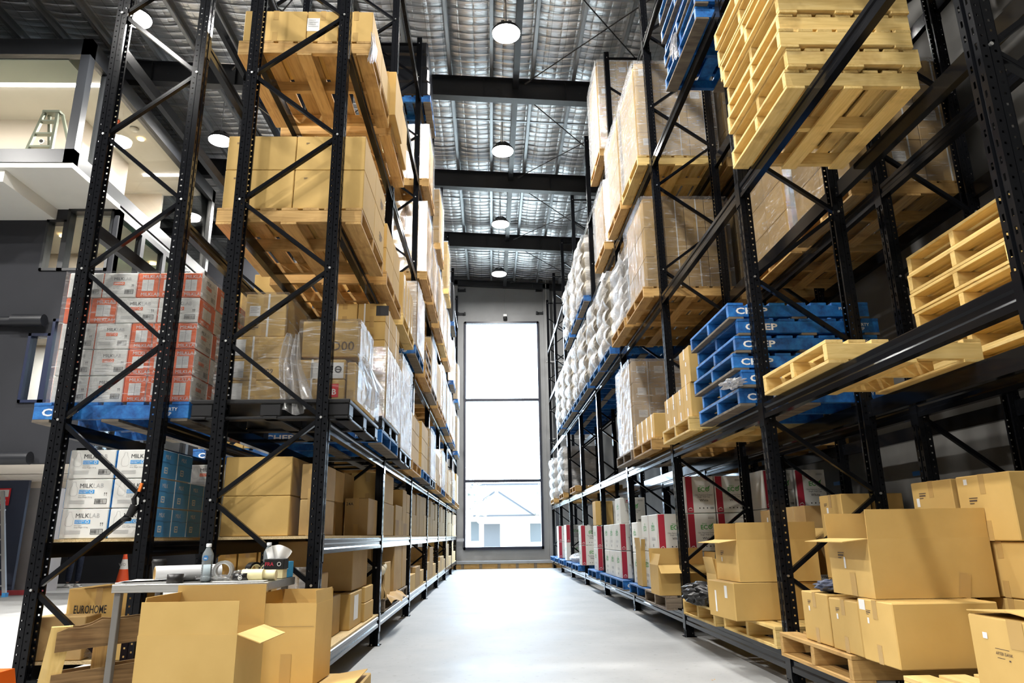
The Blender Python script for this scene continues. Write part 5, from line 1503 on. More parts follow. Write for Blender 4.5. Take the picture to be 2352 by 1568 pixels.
eco(2.46, 2.85, 12.0, 12.5, T0+.005, T0+.45, 'cup carton deep on the fourth blue pallet, lower', 'White', False); eco(2.46, 2.85, 12.0, 12.5, T0+.452, T0+.9, 'cup carton deep on the fourth blue pallet, upper', 'White', False)
for t in range(2): eco(1.95, 2.32, 13.5, 13.95, T0+.005+.40*t, T0+.40*(t+1), 'cup carton on the fifth blue pallet, %s tier' % ('lower', 'upper')[t], 'White', True)
o = carton(1.95, 2.28, 13.50, 13.9, T0+.81, T0+1.25, 'brown carton topping the cup stack before the fourth right post', None, 'brown cartons on the right floor level', None)
eco(2.29, 2.65, 13.50, 13.9, T0+.81, T0+1.25, 'cup carton beside the brown topping carton', 'White', False)
for j in range(2):
    for t in range(2): eco(2.30, 2.66, 13.4+.5*j, 13.85+.5*j, T0+.005+.40*t, T0+.40*(t+1)-.002, 'inner cup carton on the fifth blue pallet, %s tier, %s row' % (('lower', 'upper')[t], ('front', 'back')[j]), 'White', False, False)
for i, yy in enumerate((16.1, 17.5, 19.3, 20.9, 22.4)):
    pallet(2.44, yy+.55, F0, '%s blue pallet along the right floor level, far end' % ORD[5+i], 'blue', 1.1, 1.12, .145, 0, 'pallets in the racks', letters=False)
for t in range(2):
    eco(1.95, 2.35, 15.9, 16.3, T0+.005+.42*t, T0+.42*(t+1), 'cup carton with red top print far along the right floor level, %s' % ('lower', 'upper')[t], 'White', True)
    for i in range(2): eco(1.95+.42*i, 2.35+.42*i, 19.0, 19.5, T0+.005+.45*t, T0+.45*(t+1), 'far cup carton near the end wall, %s tier, %s' % (('lower', 'upper')[t], COLS[2][i]), 'White', t == 1)
    eco(1.95, 2.35, 21.2, 21.7, T0+.005+.45*t, T0+.45*(t+1), 'farthest cup carton by the end wall, %s tier' % ('lower', 'upper')[t], 'White', True)
o = carton(2.36, 2.8, 16.4, 16.9, T0, T0+.4, 'brown carton in the far floor bay beside the red topped cup carton', None, 'brown cartons on the right floor level')
o = carton(2.8, 3.1, 19.0, 19.5, T0+.45, T0+.9, 'brown carton right of the far cup cartons', None, 'brown cartons on the right floor level')
m = MB(); m.grid(lambda u, v: (.25*math.cos(u*2*PI)*math.sin(PI*(.05+.9*v)), .5*(v*2-1), .1+.1*math.sin(u*2*PI)*math.sin(PI*(.05+.9*v))*(1+.2*math.sin(v*17))), 18, 14)
thing('film_bundle', 'bundle of white film lying on the far blue pallet', 'stretch wrap', (2.15, 17.9, T0+.005), 0, None, m.mesh('bundle', FILM_WHITE))
# --- first beam level 1.97
B1 = 1.972
pallet(2.40, 4.37, B1, 'single pale pallet lying on the right beam nearest the camera', 'pine', .92, .98, .14, 0, 'pallets in the racks')
G = 'pallets in the wall side stack'
for i in range(7):
    pallet(3.47+.01*math.sin(i*2.4), 4.22+.012*math.cos(i*1.7), B1+.1405*i, '%s pale pallet of the stack by the right wall' % (('lowest', 'second', 'third', 'fourth', 'fifth', 'sixth', 'topmost')[i]), 'pine', .88, 1.02, .14, 0, 'pallets in the wall side stack')
for i in range(6):
    pallet(2.47+.03*math.sin(i*2.1), 5.78+.02*math.cos(i*2.7), B1+.1375*i, '%s blue pallet of the six high blue stack on the right' % (('lowest', 'second', 'third', 'fourth', 'fifth', 'topmost')[i]), 'blue', 1.13, 1.08, .136, random.uniform(-.015, .015), 'blue pallet stack on the right')
pallet(2.44, 7.12, B1, 'pale pallet under the brown cartons left of the blue stack', 'pine', 1.12, 1.06, .14, 0, 'pallets in the racks')
G = 'brown cartons left of the blue stack'
for j in range(4):
    o = carton(1.92, 2.35, 6.62+.26*j, 6.875+.26*j, B1+.143, B1+.475, 'upright carton on the pale pallet left of the blue stack, %s from the near end' % ORD[j], None, G, 'x'); sticker(o, 0, .2, .03, .05, -1, False)
o = carton(1.93, 2.38, 6.60, 6.96, B1+.477, B1+.84, 'single carton on top beside the blue stack', None, G, 'x'); sticker(o, -.05, .2, .03, .04, -1, False)
stack([2.4, 2.9], [6.64, 7.6], [B1+.143, B1+.5], 'behind the upright row left of the blue stack', 'wide brown carton', group=G)
pallet(2.42, 8.62, B1, 'honey pallet with low upright cartons, third right bay first level', 'aged', 1.14, 1.08, .14, 0, 'pallets in the racks')
for j in range(4):
    o = carton(1.90, 2.25, 8.12+.26*j, 8.375+.26*j, B1+.143, B1+.43, 'low upright carton on the honey pallet, %s from the near end' % ORD[j], None, G, 'x'); strap(o, [0.0], 1)
pallet(2.42, 9.85, B1, 'grey pallet under the tall white wrapped load, third right bay', 'grey', 1.14, 1.12, .14, 0, 'pallets in the racks')
stack(lin(1.93, 2.9, 4), lin(9.32, 10.35, 2), lin(B1+.143, B1+1.35, 4), 'in the tall white wrapped load on the right', 'brown carton', KRAFT_OLD, 'cartons in the tall wrapped load', -1, fn=lambda o, i, j, k: (sticker(o, 0, dims(o)[2]*.6, .12, .10) if j == 0 and k > 0 else None, strap(o, [.09]) if j == 0 else None))
wrap(1.91, 2.92, 9.30, 10.37, B1+.12, B1+1.37, 'hazy film round the tall load on the grey pallet at right', FILM_MID, .05, 41)
# sacks
def sacks(x0, x1, y, z, style, where, n=4, paper=False, h=1.15, film=True, pl=True):
    if pl: pal('C', y, z+.002, style, 'pallet of sacks '+where, letters=False)
    zz = z+.145; hh = h/n*1.04
    g = 'sacks '+where
    mt = WPAPER if paper else SACK
    wx = (x1-x0)/2
    for t in range(n):
        for i in range(2):
            o = thing('sack', 'plump sack %s, layer %d, %s front' % (where, t+1, COLS[2][i]), 'sack', (x0+wx*(i+.5), y+.28, zz+h/n*t), random.uniform(-.04, .04), g, sack_mesh(round(wx*1.03, 2), .56, round(hh*1.22, 2), t*2+i, mt))
        o = thing('sack', 'plump sack %s, layer %d, aisle side' % (where, t+1), 'sack', (x0+wx*.5, y+.82, zz+h/n*t), random.uniform(-.04, .04), g, sack_mesh(round(wx*1.03, 2), .56, round(hh*1.22, 2), t+9, mt))
    if film: wrap(x0-.03, x1+.02, y-.01, y+1.12, zz, zz+h+.05, 'white film stretched round the sacks '+where, FILM_WHITE, .05, int(y*7), lobes=n)
WPAPER = tex_mat('pale_paper_sack', (.60, .58, .54), (.78, .77, .74), nscale=6, rough=.7, bmp=.3, var=.08)
sacks(1.92, 2.92, RP(6, 0), 1.97, 'aged', 'far right bay before the end wall, first level', 4, True)
sacks(1.92, 2.92, RP(7, 0)+.2, 1.97, 'aged', 'last right bay at the end wall, first level', 4, True)
pal('C', RP(5, 0), 1.972, 'aged', 'timber pallet in the sixth right bay, first level')
# --- level 3.76
B2 = 3.762
st5 = ('lowest', 'second', 'third', 'fourth', 'fifth', 'sixth', 'seventh', 'eighth', 'ninth', 'tenth')
for i in range(9):
    pallet(2.33+.02*math.sin(i*2.2)*(i > 0), 4.34+.02*math.cos(i*1.9)+(.10 if i > 5 else 0), B2+.1405*i, '%s pale pallet of the big stack at upper right' % st5[i], 'pine', .87, 1.03, .14, 0 if i else 0, 'big pale pallet stack at upper right')
pallet(2.41, 8.49, B2, 'honey pallet under the big wrapped carton load, third right bay second level', 'aged', 1.14, 1.12, .14, 0, 'pallets in the racks')
stack(lin(1.90, 2.93, 4), lin(7.95, 9.0, 2), lin(B2+.143, B2+1.30, 3), 'in the big clear wrapped load, third right bay', 'brown carton', KRAFT_OLD, 'cartons in the big clear wrapped load', -1, fn=lambda o, i, j, k: strap(o, [.02]) if j == 0 else None)
wrap(1.88, 2.95, 7.93, 9.03, B2+.13, B2+1.32, 'clear film round the big carton load, third right bay second level', FILM, .035, 43)
pallet(2.41, 9.72, B2, 'honey pallet next to the big wrapped load, third right bay second level', 'aged', 1.14, 1.08, .14, 0, 'pallets in the racks')
carton(2.0, 2.5, 9.25, 9.7, B2+1.0, B2+1.36, 'carton on top of the white wrapped paper sacks, third right bay', None, 'upper cartons right')
sacks(1.92, 2.92, 9.2, 3.76, 'aged', 'beside the big wrapped load, third right bay', 4, True, .98, True, False)
for k, p in ((3, 0), (3, 1), (4, 0), (4, 1), (5, 0), (5, 1), (6, 0)):
    sacks(1.92, 2.92, RP(k, p), 3.76, 'blue', '%s right bay second level, %s' % (ORD[k], 'near' if p == 0 else 'far'), 4, False, 1.2)
# --- level 5.55
B3 = 5.552
for i in range(7):
    pallet(2.45+.03*math.sin(i*2.9), 5.88+.03*math.cos(i*2.3), B3+.1375*i, '%s worn blue pallet of the high stack near the roof' % st5[i], 'blue', 1.13, 1.1, .136, random.uniform(-.02, .02), 'high blue pallet stack', letters=False)
film_tail([(1.86, 5.95, 5.86), (1.84, 5.94, 5.74), (1.86, 5.96, 5.60)], .10, 'knotted white film hanging from the high blue pallet stack', FILM_WHITE, 6)
def rgen(x0, x1, y, z, style, nx, ny, nz, h, where, wm, mat=KRAFT_OLD, side='C', seed=0):
    pal(side, y, z+.002, style, '%s pallet %s' % (STY[style], where))
    def fn(o, i, j, k):
        if j == 0: strap(o, [.05])
        if j == 0 and (i*2+k+seed) % 3 == 0: sticker(o, -.05, dims(o)[2]*.6, .12, .10, 0, True, CRIMSON if seed == 52 and i == 2 and k == nz-2 else None)
    stack(lin(x0, x1, nx), lin(y+.03, y+1.1, ny), lin(z+.145, z+.145+h, nz), where, 'brown carton', mat, aisle=-1, fn=fn)
    if wm: wrap(x0-.015, x1+.015, y+.01, y+1.12, z+.13, z+.155+h, 'stretch film round the cartons '+where, wm, .04, seed)
rgen(1.93, 2.92, 7.98, 5.55, 'pine', 3, 2, 4, 1.38, 'third right bay third level, near load', FILM_MID, KRAFT, seed=51)
rgen(1.93, 2.92, 9.22, 5.55, 'aged', 3, 2, 4, 1.40, 'third right bay third level, far load', FILM_MID, KRAFT, seed=53)
rgen(1.93, 2.92, RP(3, 0), 7.27, 'aged', 3, 2, 4, 1.75, 'fourth right bay top level', FILM_MID, KRAFT_OLD, seed=52)
rgen(1.93, 2.92, RP(3, 0), 5.55, 'aged', 3, 2, 3, 1.1, 'fourth right bay third level', FILM_MID, KRAFT_OLD, seed=54)
for k, p in ((4, 0), (4, 1), (5, 0)):
    sacks(1.92, 2.92, RP(k, p), 5.55, 'blue', '%s right bay third level, %s' % (ORD[k], 'near' if p == 0 else 'far'), 4, False, 1.25)
# --- wall side rack (D)
DX0, DX1 = 3.08, 4.08
for k, p, z, h, s in ((1, 0, 3.76, 1.2, 61), (1, 1, 3.76, 1.1, 62), (2, 0, 3.76, 1.1, 63), (2, 1, 3.76, 1.1, 64), (1, 1, 5.55, 1.2, 65), (2, 0, 5.55, 1.2, 66), (2, 1, 5.55, 1.2, 67), (0, 1, 5.55, 1.0, 68)):
    rgen(DX0, DX1, RP(k, p), z, 'aged', 3, 2, 3, h, 'on the wall side rack, %s bay, %s level, %s' % (ORD[k], 'second' if z < 5 else 'third', 'near' if p == 0 else 'far'), FILM, KRAFT_OLD, 'D', s)
rgen(DX0, DX1, RP(2, 0), 1.97, 'aged', 3, 2, 3, 1.0, 'on the wall side rack, third bay, first level', FILM, KRAFT_OLD, 'D', 69)
rgen(DX0, DX1, RP(3, 0), 1.97, 'aged', 3, 2, 3, 1.0, 'on the wall side rack, fourth bay, first level', FILM, KRAFT_OLD, 'D', 70)
# ================================================================== FRONT LEFT: packing table and boxes
TZ = .81
o = thing('packing_table', 'stainless steel packing table in front of the left rack', 'table', (-1.675, 4.47, 0))
m = MB(); m.box((-.43, -.28, TZ-.045), (.43, .28, TZ), 0, .003); link('table_top', m.mesh('table_top', STAINLESS), o)
for x in (-.40, .375):
    for y in (-.25, .25):
        m = MB(); m.box((x-.018, y-.018, 0), (x+.018, y+.018, TZ-.045), 0, .003); link('leg', m.mesh('leg', GREYPAINT), o)
m = MB(); m.box((-.415, -.25, .2), (-.385, .25, .23)); m.box((.36, -.25, .2), (.39, .25, .23)); link('stretcher', m.mesh('stretcher', GREYPAINT), o)
TT = TZ+.001
o = thing('paper_sheets', 'loose white paper sheets on the left end of the steel table', 'paper', (-1.96, 4.36, TT))
m = MB()
for i in range(5):
    a = (-.06+.05*i)*.6
    c, s = math.cos(a), math.sin(a)
    m.grid(lambda u, v, c=c, s=s, i=i: ((u-.5)*.30*c-(v-.5)*.21*s+.006*i, (u-.5)*.30*s+(v-.5)*.21*c, .0015*i+.007+.012*u*u*(i > 2)+.008*math.sin(u*3+i)*max(0, v-.5)), 6, 5)
m.box((-.16, -.11, 0), (.15, .10, .006))
link('sheets', m.mesh('sheets', LABEL), o)
o = thing('coffee_cup', 'black takeaway coffee cup with black lid on the table', 'cup', (-2.05, 4.62, TT))
m = MB(); m.lathe([(0, 0), (.028, 0), (.040, .10), (.040, .102)], 20); link('cup', m.mesh('cup', plain('black_card', (.02, .02, .02), .6)), o)
m = MB(); m.lathe([(.043, .098), (.044, .108), (.040, .112), (.038, .122), (0, .120)], 20); link('lid', m.mesh('lid', BLACKPLASTIC), o)
s = Sheet(); s.text('&', 0, 0, .03, 0, .02, 'CENTER'); s.rect(-.012, -.03, .016, -.012, 0); link('logo', s.mesh('logo', plain('yellow_print', (.8, .7, .02), .5)), o, (.0, -.0375, .05))
o = thing('film_roll', 'white stretch film roll with cardboard core lying on the table', 'roll', (-1.945, 4.34, TT+.045), .22)
def ring(m, p, q, r0, r1, n=24, mi=0, mi2=1):
    p, q = Vector(p), Vector(q); d = (q-p).normalized(); s = d.orthogonal().normalized(); t = d.cross(s)
    P = lambda c, r: [c+(s*math.cos(2*PI*i/n)+t*math.sin(2*PI*i/n))*r for i in range(n)]
    vs = P(p, r1)+P(q, r1)+P(p, r0)+P(q, r0)
    m.add(vs, [(i, (i+1) % n, n+(i+1) % n, n+i) for i in range(n)], mi, True)
    m.add(vs, [(2*n+i, 3*n+i, 3*n+(i+1) % n, 2*n+(i+1) % n) for i in range(n)], mi2, True)
    m.add(vs, [(i, 2*n+i, 2*n+(i+1) % n, (i+1) % n) for i in range(n)], mi)
    m.add(vs, [(n+i, n+(i+1) % n, 3*n+(i+1) % n, 3*n+i) for i in range(n)], mi)
FROLL = plain('film_roll_white', (.75, .76, .77), .25)
m = MB(); ring(m, (0, 0, 0), (.34, .12, 0), .040, .045); link('film', m.mesh('film', [FROLL, KRAFT_OLD]), o)
m = MB(); ring(m, (-.002, -.001, 0), (.342, .121, 0), .034, .0395); link('core', m.mesh('core', [KRAFT_OLD, KRAFT_OLD]), o)
o = thing('fragile_tape', 'black tape roll with red FRAGILE lettering at the table front edge', 'tape', (-1.785, 4.245, TT))
m = MB(); m.lathe([(.034, 0), (.044, .0), (.044, .048), (.034, .048)], 24); link('tape', m.mesh('tape', plain('black_tape', (.015, .013, .013), .4)), o)
s = Sheet(); s.text('FRAGILE', 0, 0, .019, 0, .02, 'CENTER'); me = s.mesh('lettering', RED)
for v in me.vertices:
    a = v.co.x/.0445; v.co.x, v.co.y = .0446*math.sin(a), -.0446*math.cos(a)
link('lettering', me, o, (0, 0, .031), 0, (0, PI, 0)).scale = (1, -1, 1)
def bottle(x, y, label, lab=True):
    o = thing('water_bottle', label, 'bottle', (x, y, TT), 0, 'water bottles on the table')
    m = MB()
    pr = [(0, .002), (.026, 0), (.030, .008), (.030, .03)]
    for i in range(6): pr += [(.0275, .035+.012*i), (.0305, .041+.012*i)]
    pr += [(.0305, .118), (.0305, .145), (.028, .158), (.014, .184), (.0125, .19), (.0125, .196)]
    m.lathe(pr, 22); link('bottle', m.mesh('bottle', BOTTLE), o)
    m = MB(); m.lathe([(.0145, .192), (.0148, .208), (.012, .211), (0, .211)], 18); link('cap', m.mesh('cap', plain('white_cap', (.8, .82, .84), .4)), o)
    if lab:
        m = MB(); m.lathe([(.0312, .116), (.0312, .148)], 22); link('label_band', m.mesh('label_band', clear('label_film', (.8, .9, 1), .25)), o)
        s = Sheet(); s.disc(0, 0, .015, 0); s.text('nu', 0, -.006, .016, 1, .02, 'CENTER', 1); link('logo', s.mesh('logo', [DKB, WHITEP]), o, (0, -.0325, .132))
bottle(-1.635, 4.30, 'clear water bottle with blue round logo standing at the table front')
bottle(-1.40, 4.67, 'clear water bottle at the back of the table beside the tissue box', False)
o = thing('tape_roll', 'roll of clear tape standing on edge wrapped in loose film', 'tape', (-1.575, 4.40, TT+.057), .15)
m = MB(); ring(m, (0, -.03, 0), (0, .03, 0), .043, .056); link('tape', m.mesh('tape', [plain('grey_clear_tape', (.45, .45, .43), .15), FROLL]), o)
m = MB(); ring(m, (0, -.031, 0), (0, .031, 0), .0385, .0435); link('core', m.mesh('core', [FROLL, FROLL]), o)
def crumple(x, y, z, sx, sy, sz, label, mat=FILM, seed=0, amp=1.0):
    r = random.Random(seed); ph = [r.uniform(0, 6) for _ in range(5)]
    m = MB()
    def fn(u, v):
        a, b = u*2*PI, PI*v
        k = 1+amp*(.28*math.sin(a*5+b*3+ph[0])+.18*math.sin(a*9-b*7+ph[1])+.12*math.sin(b*13+ph[2]))
        return (sx*math.cos(a)*math.sin(b)*k, sy*math.sin(a)*math.sin(b)*k, sz+sz*-math.cos(b)*min(k, 1.3)*.77)
    m.grid(fn, 40, 20, 0, False)
    return thing('crumpled_film', label, 'stretch wrap', (x, y, z), 0, None, m.mesh('film', mat))
crumple(-1.54, 4.29, TT, .05, .035, .02, 'crumpled clear film in front of the upright tape roll', FILM, 1)
crumple(-1.475, 4.40, TT, .05, .04, .03, 'crumpled clear film between the tape rolls and the cream rolls', FILM, 2)
crumple(-1.70, 4.42, TT, .04, .025, .015, 'yellowish scrap of film behind the fragile tape roll', FILM, 3)
BT = plain('black_tape_roll', (.012, .012, .012), .25)
for x, y, z, tilt, l in ((-1.45, 4.56, TT+.049, .9, 'black tape roll leaning upright before the back water bottle'), (-1.385, 4.60, TT+.049, .3, 'second black tape roll standing with its pale core showing')):
    o = thing('black_tape_roll', l, 'tape', (x, y, z), tilt)
    m = MB(); ring(m, (0, -.024, 0), (0, .024, 0), .036, .049); link('tape', m.mesh('tape', [BT, FROLL]), o)
    m = MB(); ring(m, (0, -.025, 0), (0, .025, 0), .031, .0365); link('core', m.mesh('core', [CREAM, CREAM]), o)
    s = Sheet(); s.disc(0, 0, .013, 0, 0, .010); s.text('@', 0, -.006, .016, 0, .01, 'CENTER'); link('logo', s.mesh('logo', WHITEP), o, (-.048, 0, 0), -PI/2)
o = thing('black_tape_roll', 'black tape roll lying flat with a round logo, in the crumpled film', 'tape', (-1.44, 4.31, TT))
m = MB(); m.lathe([(.034, 0), (.047, 0), (.047, .045), (.034, .045)], 24); link('tape', m.mesh('tape', BT), o)
s = Sheet(); s.disc(0, 0, .012, 0, 0, .009); s.rect(-.006, -.004, .006, .004); link('logo', s.mesh('logo', WHITEP), o, (.01, -.0485, .022))
for i, (x, y) in enumerate(((-1.375, 4.32), (-1.275, 4.33))):
    o = thing('cream_tape_roll', '%s stack of cream masking tape in film at the table right end' % ('left' if i == 0 else 'right'), 'tape', (x, y, TT), 0, 'cream tape rolls')
    m = MB()
    if i == 0: ring(m, (-.06, .0, .033), (.06, .0, .033), .018, .033); 
    else: ring(m, (-.045, .01, .03), (.02, .01, .03), .016, .03); m.tube((.021, .01, .03), (.026, .01, .03), .03, n=20)
    link('tape', m.mesh('tape', [CREAM, KRAFT]), o)
o = thing('tissue_box', 'black FRAGILE-taped tissue box with a white tissue standing out', 'tissue box', (-1.315, 4.56, TT))
m = MB(); m.box((-.06, -.05, .055), (.06, .05, .115), 0, .003); link('box', m.mesh('box', BLACKPLASTIC), o)
m = MB(); m.box((-.055, -.045, 0), (.055, .045, .055), 0, .003); link('base_box', m.mesh('base_box', CREAM), o)
s = Sheet(); s.text('FRA', -.055, .075, .03, 0, .02); s.disc(.03, .085, .012, 1, 0, .009); link('lettering', s.mesh('lettering', [RED, WHITEP]), o, (0, -.0515, 0))
m = MB(); m.grid(lambda u, v: ((u-.5)*(.11+.05*v)+.012*v*math.sin(u*9), .02*math.sin(u*7+v*2)+.015*math.sin(u*15)*v, .112+.085*v*(1-.55*(u-.45)**2*3)+.004*math.sin(u*12)), 16, 10); link('tissue', m.mesh('tissue', LABEL), o)
o = thing('printed_box', 'small blue printed food box at the right end of the table', 'box', (-1.305, 4.69, TT), -.2)
m = MB(); m.box((-.05, -.03, 0), (.05, .03, .095), 0, .002); link('box', m.mesh('box', plain('bright_blue_card', (.03, .28, .55), .4)), o)
s = Sheet(); s.rect(-.045, .05, .045, .085, 0); s.poly([(-.02, .01), (.0, .035), (.03, .012)], 1); s.poly([(.0, .012), (.02, .04), (.04, .014)], 2); link('print', s.mesh('print', [WHITEP, plain('yellow_food', (.8, .55, .04), .5), ORANGE]), o, (0, -.031, 0))
o = thing('plastic_tray', 'flat pale plastic tray under the tape rolls at the table right', 'tray', (-1.40, 4.27, TT-.0005), 0)
m = MB(); m.box((-.17, -.05, 0), (.12, .03, .006), 0, .002); link('tray', m.mesh('tray', plain('pale_plastic', (.62, .62, .58), .3)), o)
# open carton in front of the table
o = open_carton(-1.575, -1.13, 3.42, 3.78, .05, .635, 'large open carton at the bottom left foreground, its flaps standing up', {'front': (91, .14), 'back': (88, .19), 'left': (84, .16), 'right': (200, .115)}, .16, 'foreground open cartons', -.03)
pallet(-1.32, 3.62, 0.0, 'low timber pallet under the foreground open carton', 'aged', .6, .5, .048, 0) if False else None
o['label'] = o['label']
m = MB(); m.box((-.26, -.2, 0), (.26, .2, .047), 0, .004)
thing('flattened_carton', 'flattened cardboard lying under the large foreground open carton', 'cardboard', (-1.35, 3.61, .001), -.03, None, m.mesh('flat', KRAFT_OLD))
# second open carton on a flat one
o = carton(-1.22, -.72, 3.98, 4.62, .002, .265, 'low carton with raised flap under the second open carton', None, 'foreground open cartons', None)
W, D, H = dims(o)
m = MB(); m.box((-.24, 0, 0), (.24, .2, .004)); f = link('flap', m.mesh('flap', KRAFT), o, (.0, .0, H+.003)); f.rotation_euler = (.14, 0, -PI/2); f.location = (.04, 0, H+.003)
on_front(o, 'shipping_label', sheet_mesh('romini', lambda s: (s.rect(-.07, -.045, .07, .012, 0), s.text('ROMINCA4', -.06, -.012, .022, 1, .01, lay=1)), [LABEL, INK]), .16, .245, -D/2)
o = open_carton(-1.275, -.965, 4.22, 4.55, .272, .69, 'tall narrow open carton with its top flaps up, right of the steel table', {'front': (92, .005), 'back': (90, .06), 'left': (96, .06), 'right': (84, .07)}, .06, 'foreground open cartons', -.06)
on_front(o, 'packing_tape', sheet_mesh('tp6', lambda s: s.rect(-.03, 0, .03, .16), [TAPE]), 0, 0, -.165); on_front(o, 'crease', sheet_mesh('cr', lambda s: s.rect(-.145, 0, .145, .003), [KRAFT_OLD]), 0, .30, -.165)
m = MB(); m.grid(lambda u, v: (.05*v+.02*math.sin(u*6), u*.2, .12*v*(1-.4*u)+.01*math.sin(u*9+v*4)), 8, 6)
thing('torn_cardboard', 'torn cardboard corner behind the tall narrow open carton', 'cardboard', (-1.17, 5.05, .301), 0, None, m.mesh('torn', KRAFT_OLD))
m = MB(); m.grid(lambda u, v: ((u-.5)*.2+.015*math.sin(v*14), .02*math.sin(u*11+v*5), .5*v), 12, 14)
o = thing('printed_film', 'white film strip with red print crumpled between the two open cartons', 'stretch wrap', (-1.30, 4.95, .36), .3, None, m.mesh('film', FILM_WHITE))
on_front(o, 'printed_mark', sheet_mesh('redm', lambda s: [s.text('FRAGILE', -.05, .05+.12*i, .035, 0, .02) for i in range(3)], [RED]), 0, .05, -.03)
o = open_carton(-1.42, -1.24, 4.98, 5.3, .303, .62, 'half hidden open carton with bent flap behind the table leg', {'front': (70, .1), 'left': (95, .1), 'right': (110, .1)}, .1, None, 0, KRAFT_OLD)
# broken pallet leaning on edge, left foreground
o = thing('timber_pallet', 'broken timber pallet standing on edge at the left foreground', 'pallet', (-2.14, 4.28, 0), .50, 'pallets in the racks')
H = .60
for i, x in enumerate((-.25, -.02, .22, .42)):
    m = MB()
    if i == 0: m.obox((x, -.02, .30), (.05, 0, 0), (0, .03, 0), (.03, .02, .30))
    else: m.obox((x, .03, .30), (.04, 0, 0), (0, .02, 0), (.0, .02, .29))
    link('bearer', m.mesh('bearer', PINE[2] if i != 1 else AGED[2]), o)
for i, z in enumerate((.54, .30)):
    for yy in (-.045, .085):
        m = MB()
        hgt = .13
        n = 14
        top = [(-.24+.72*t/n, z+hgt*.5+(.0 if i else (.010*math.sin(t*1.9)*(t < 5)-.030*max(0, 1-t/4)))+.05*t/n) for t in range(n+1)]
        bot = [(-.24+.72*t/n, z-hgt*.5+.05*t/n) for t in range(n+1)]
        m.prism(top[::-1]+bot, yy-.009, yy+.009)
        link('board', m.mesh('board', DARKBOARD), o)
crumple(-2.62, 5.10, .301, .06, .05, .04, 'clump of clear film behind the leaning pallet', FILM, 9)
crumple(1.86, 5.27, B1+.138, .07, .14, .035, 'scrunched white film at the foot of the blue pallet stack', FILM_WHITE, 21)
c_ = crumple(2.05, 4.42, .679, .09, .12, .045, 'small dark crumpled garment on the left carton beside the open box', GARMENT, 12, .35)
c_.name = 'garment'; c_['category'] = 'garment'
carton(-2.5, -2.22, 4.98, 5.3, .301, .50, 'small carton behind the leaning pallet at the rack foot', None, 'cartons under the milk shelf')
m = MB()
m.add([(-.16, 0, 0), (.12, 0, 0), (.03, .0, .36), (-.16, 0, .36), (-.16, .3, 0), (.12, .3, 0), (.03, .3, .36), (-.16, .3, .36)], [(0,1,2,3), (4,7,6,5), (0,4,5,1), (1,5,6,2), (2,6,7,3), (3,7,4,0)])
thing('orange_barrier', 'orange metal barrier foot cut off at the bottom left corner', 'barrier', (-2.72, 4.1, 0), 0, None, m.mesh('barrier', plain('safety_orange', (.80, .13, .01), .35)))
# left background: ladder, person, cone
o = thing('folding_ladder', 'aluminium folding ladder at the far left edge, blue feet', 'ladder', (-10.15, 15.2, 0))
ALU = plain('aluminium', (.6, .6, .6), .35, .8)
for s in (-1, 1):
    m = MB(); m.bar((.25+.18*s, 0, 0), (-.35+.12*s, .4, 2.1), .05, .07, (1, 0, 0)); link('rail', m.mesh('rail', ALU), o)
    m = MB(); m.box((.22+.18*s, -.05, 0), (.29+.18*s, .05, .08)); link('foot', m.mesh('foot', SKYB), o)
for i in range(6):
    f = (i+.7)/7; m = MB(); m.bar((.07-.6*f+.0, .4*f, 2.1*f), (.43-.6*f, .4*f, 2.1*f), .04, .03); link('rung', m.mesh('rung', ALU), o)
o = thing('traffic_cone', 'orange and white traffic cone standing far behind the milk shelf', 'cone', (-9.3, 19.0, 0))
m = MB(); m.box((-.2, -.2, 0), (.2, .2, .03), 0, .01); link('base', m.mesh('base', plain('cone_black', (.02, .02, .02), .6)), o)
m = MB(); m.lathe([(.155, .03), (.10, .36)], 20, 0); m.lathe([(.10, .36), (.062, .60)], 20, 1); m.lathe([(.062, .60), (.022, .85), (0, .85)], 20, 0); link('cone', m.mesh('cone', [plain('cone_orange', (.80, .10, .03), .4), WHITEP]), o)
s = Sheet(); s.text('WD', 0, 0, .1, 0, .01, 'CENTER'); link('lettering', s.mesh('lettering', INKGREY), o, (0, -.092, .44), 0, (.16, 0, 0))
def skin_body(name, pts, edges, radii, mat, parent, root=0):
    me = bpy.data.meshes.new(name); me.from_pydata(pts, edges, []); me.update()
    ob = bpy.data.objects.new(name, me); COL.objects.link(ob)
    md = ob.modifiers.new('skin', 'SKIN'); md.use_smooth_shade = True
    for i, v in enumerate(me.skin_vertices[0].data):
        r = radii[i]; v.radius = (r, r) if not isinstance(r, tuple) else r
        v.use_root = (i == root)
    sb = ob.modifiers.new('sub', 'SUBSURF'); sb.levels = 1; sb.render_levels = 2
    dg = bpy.context.evaluated_depsgraph_get()
    out = bpy.data.meshes.new_from_object(ob.evaluated_get(dg))
    bpy.data.objects.remove(ob)
    out.materials.clear(); out.materials.append(mat)
    for p in out.polygons: p.use_smooth = True
    return link(name, out, parent)
pr = thing('person', 'person in dark jeans and white sneakers standing far behind the milk shelf', 'person', (-10.0, 18.05, 0), 1.0)
SKIN = plain('skin', (.45, .27, .19), .55); JEAN = tex_mat('dark_denim', (.010, .014, .03), (.02, .028, .055), nscale=20, rough=.8); SHIRT = plain('dark_shirt', (.02, .02, .025), .8)
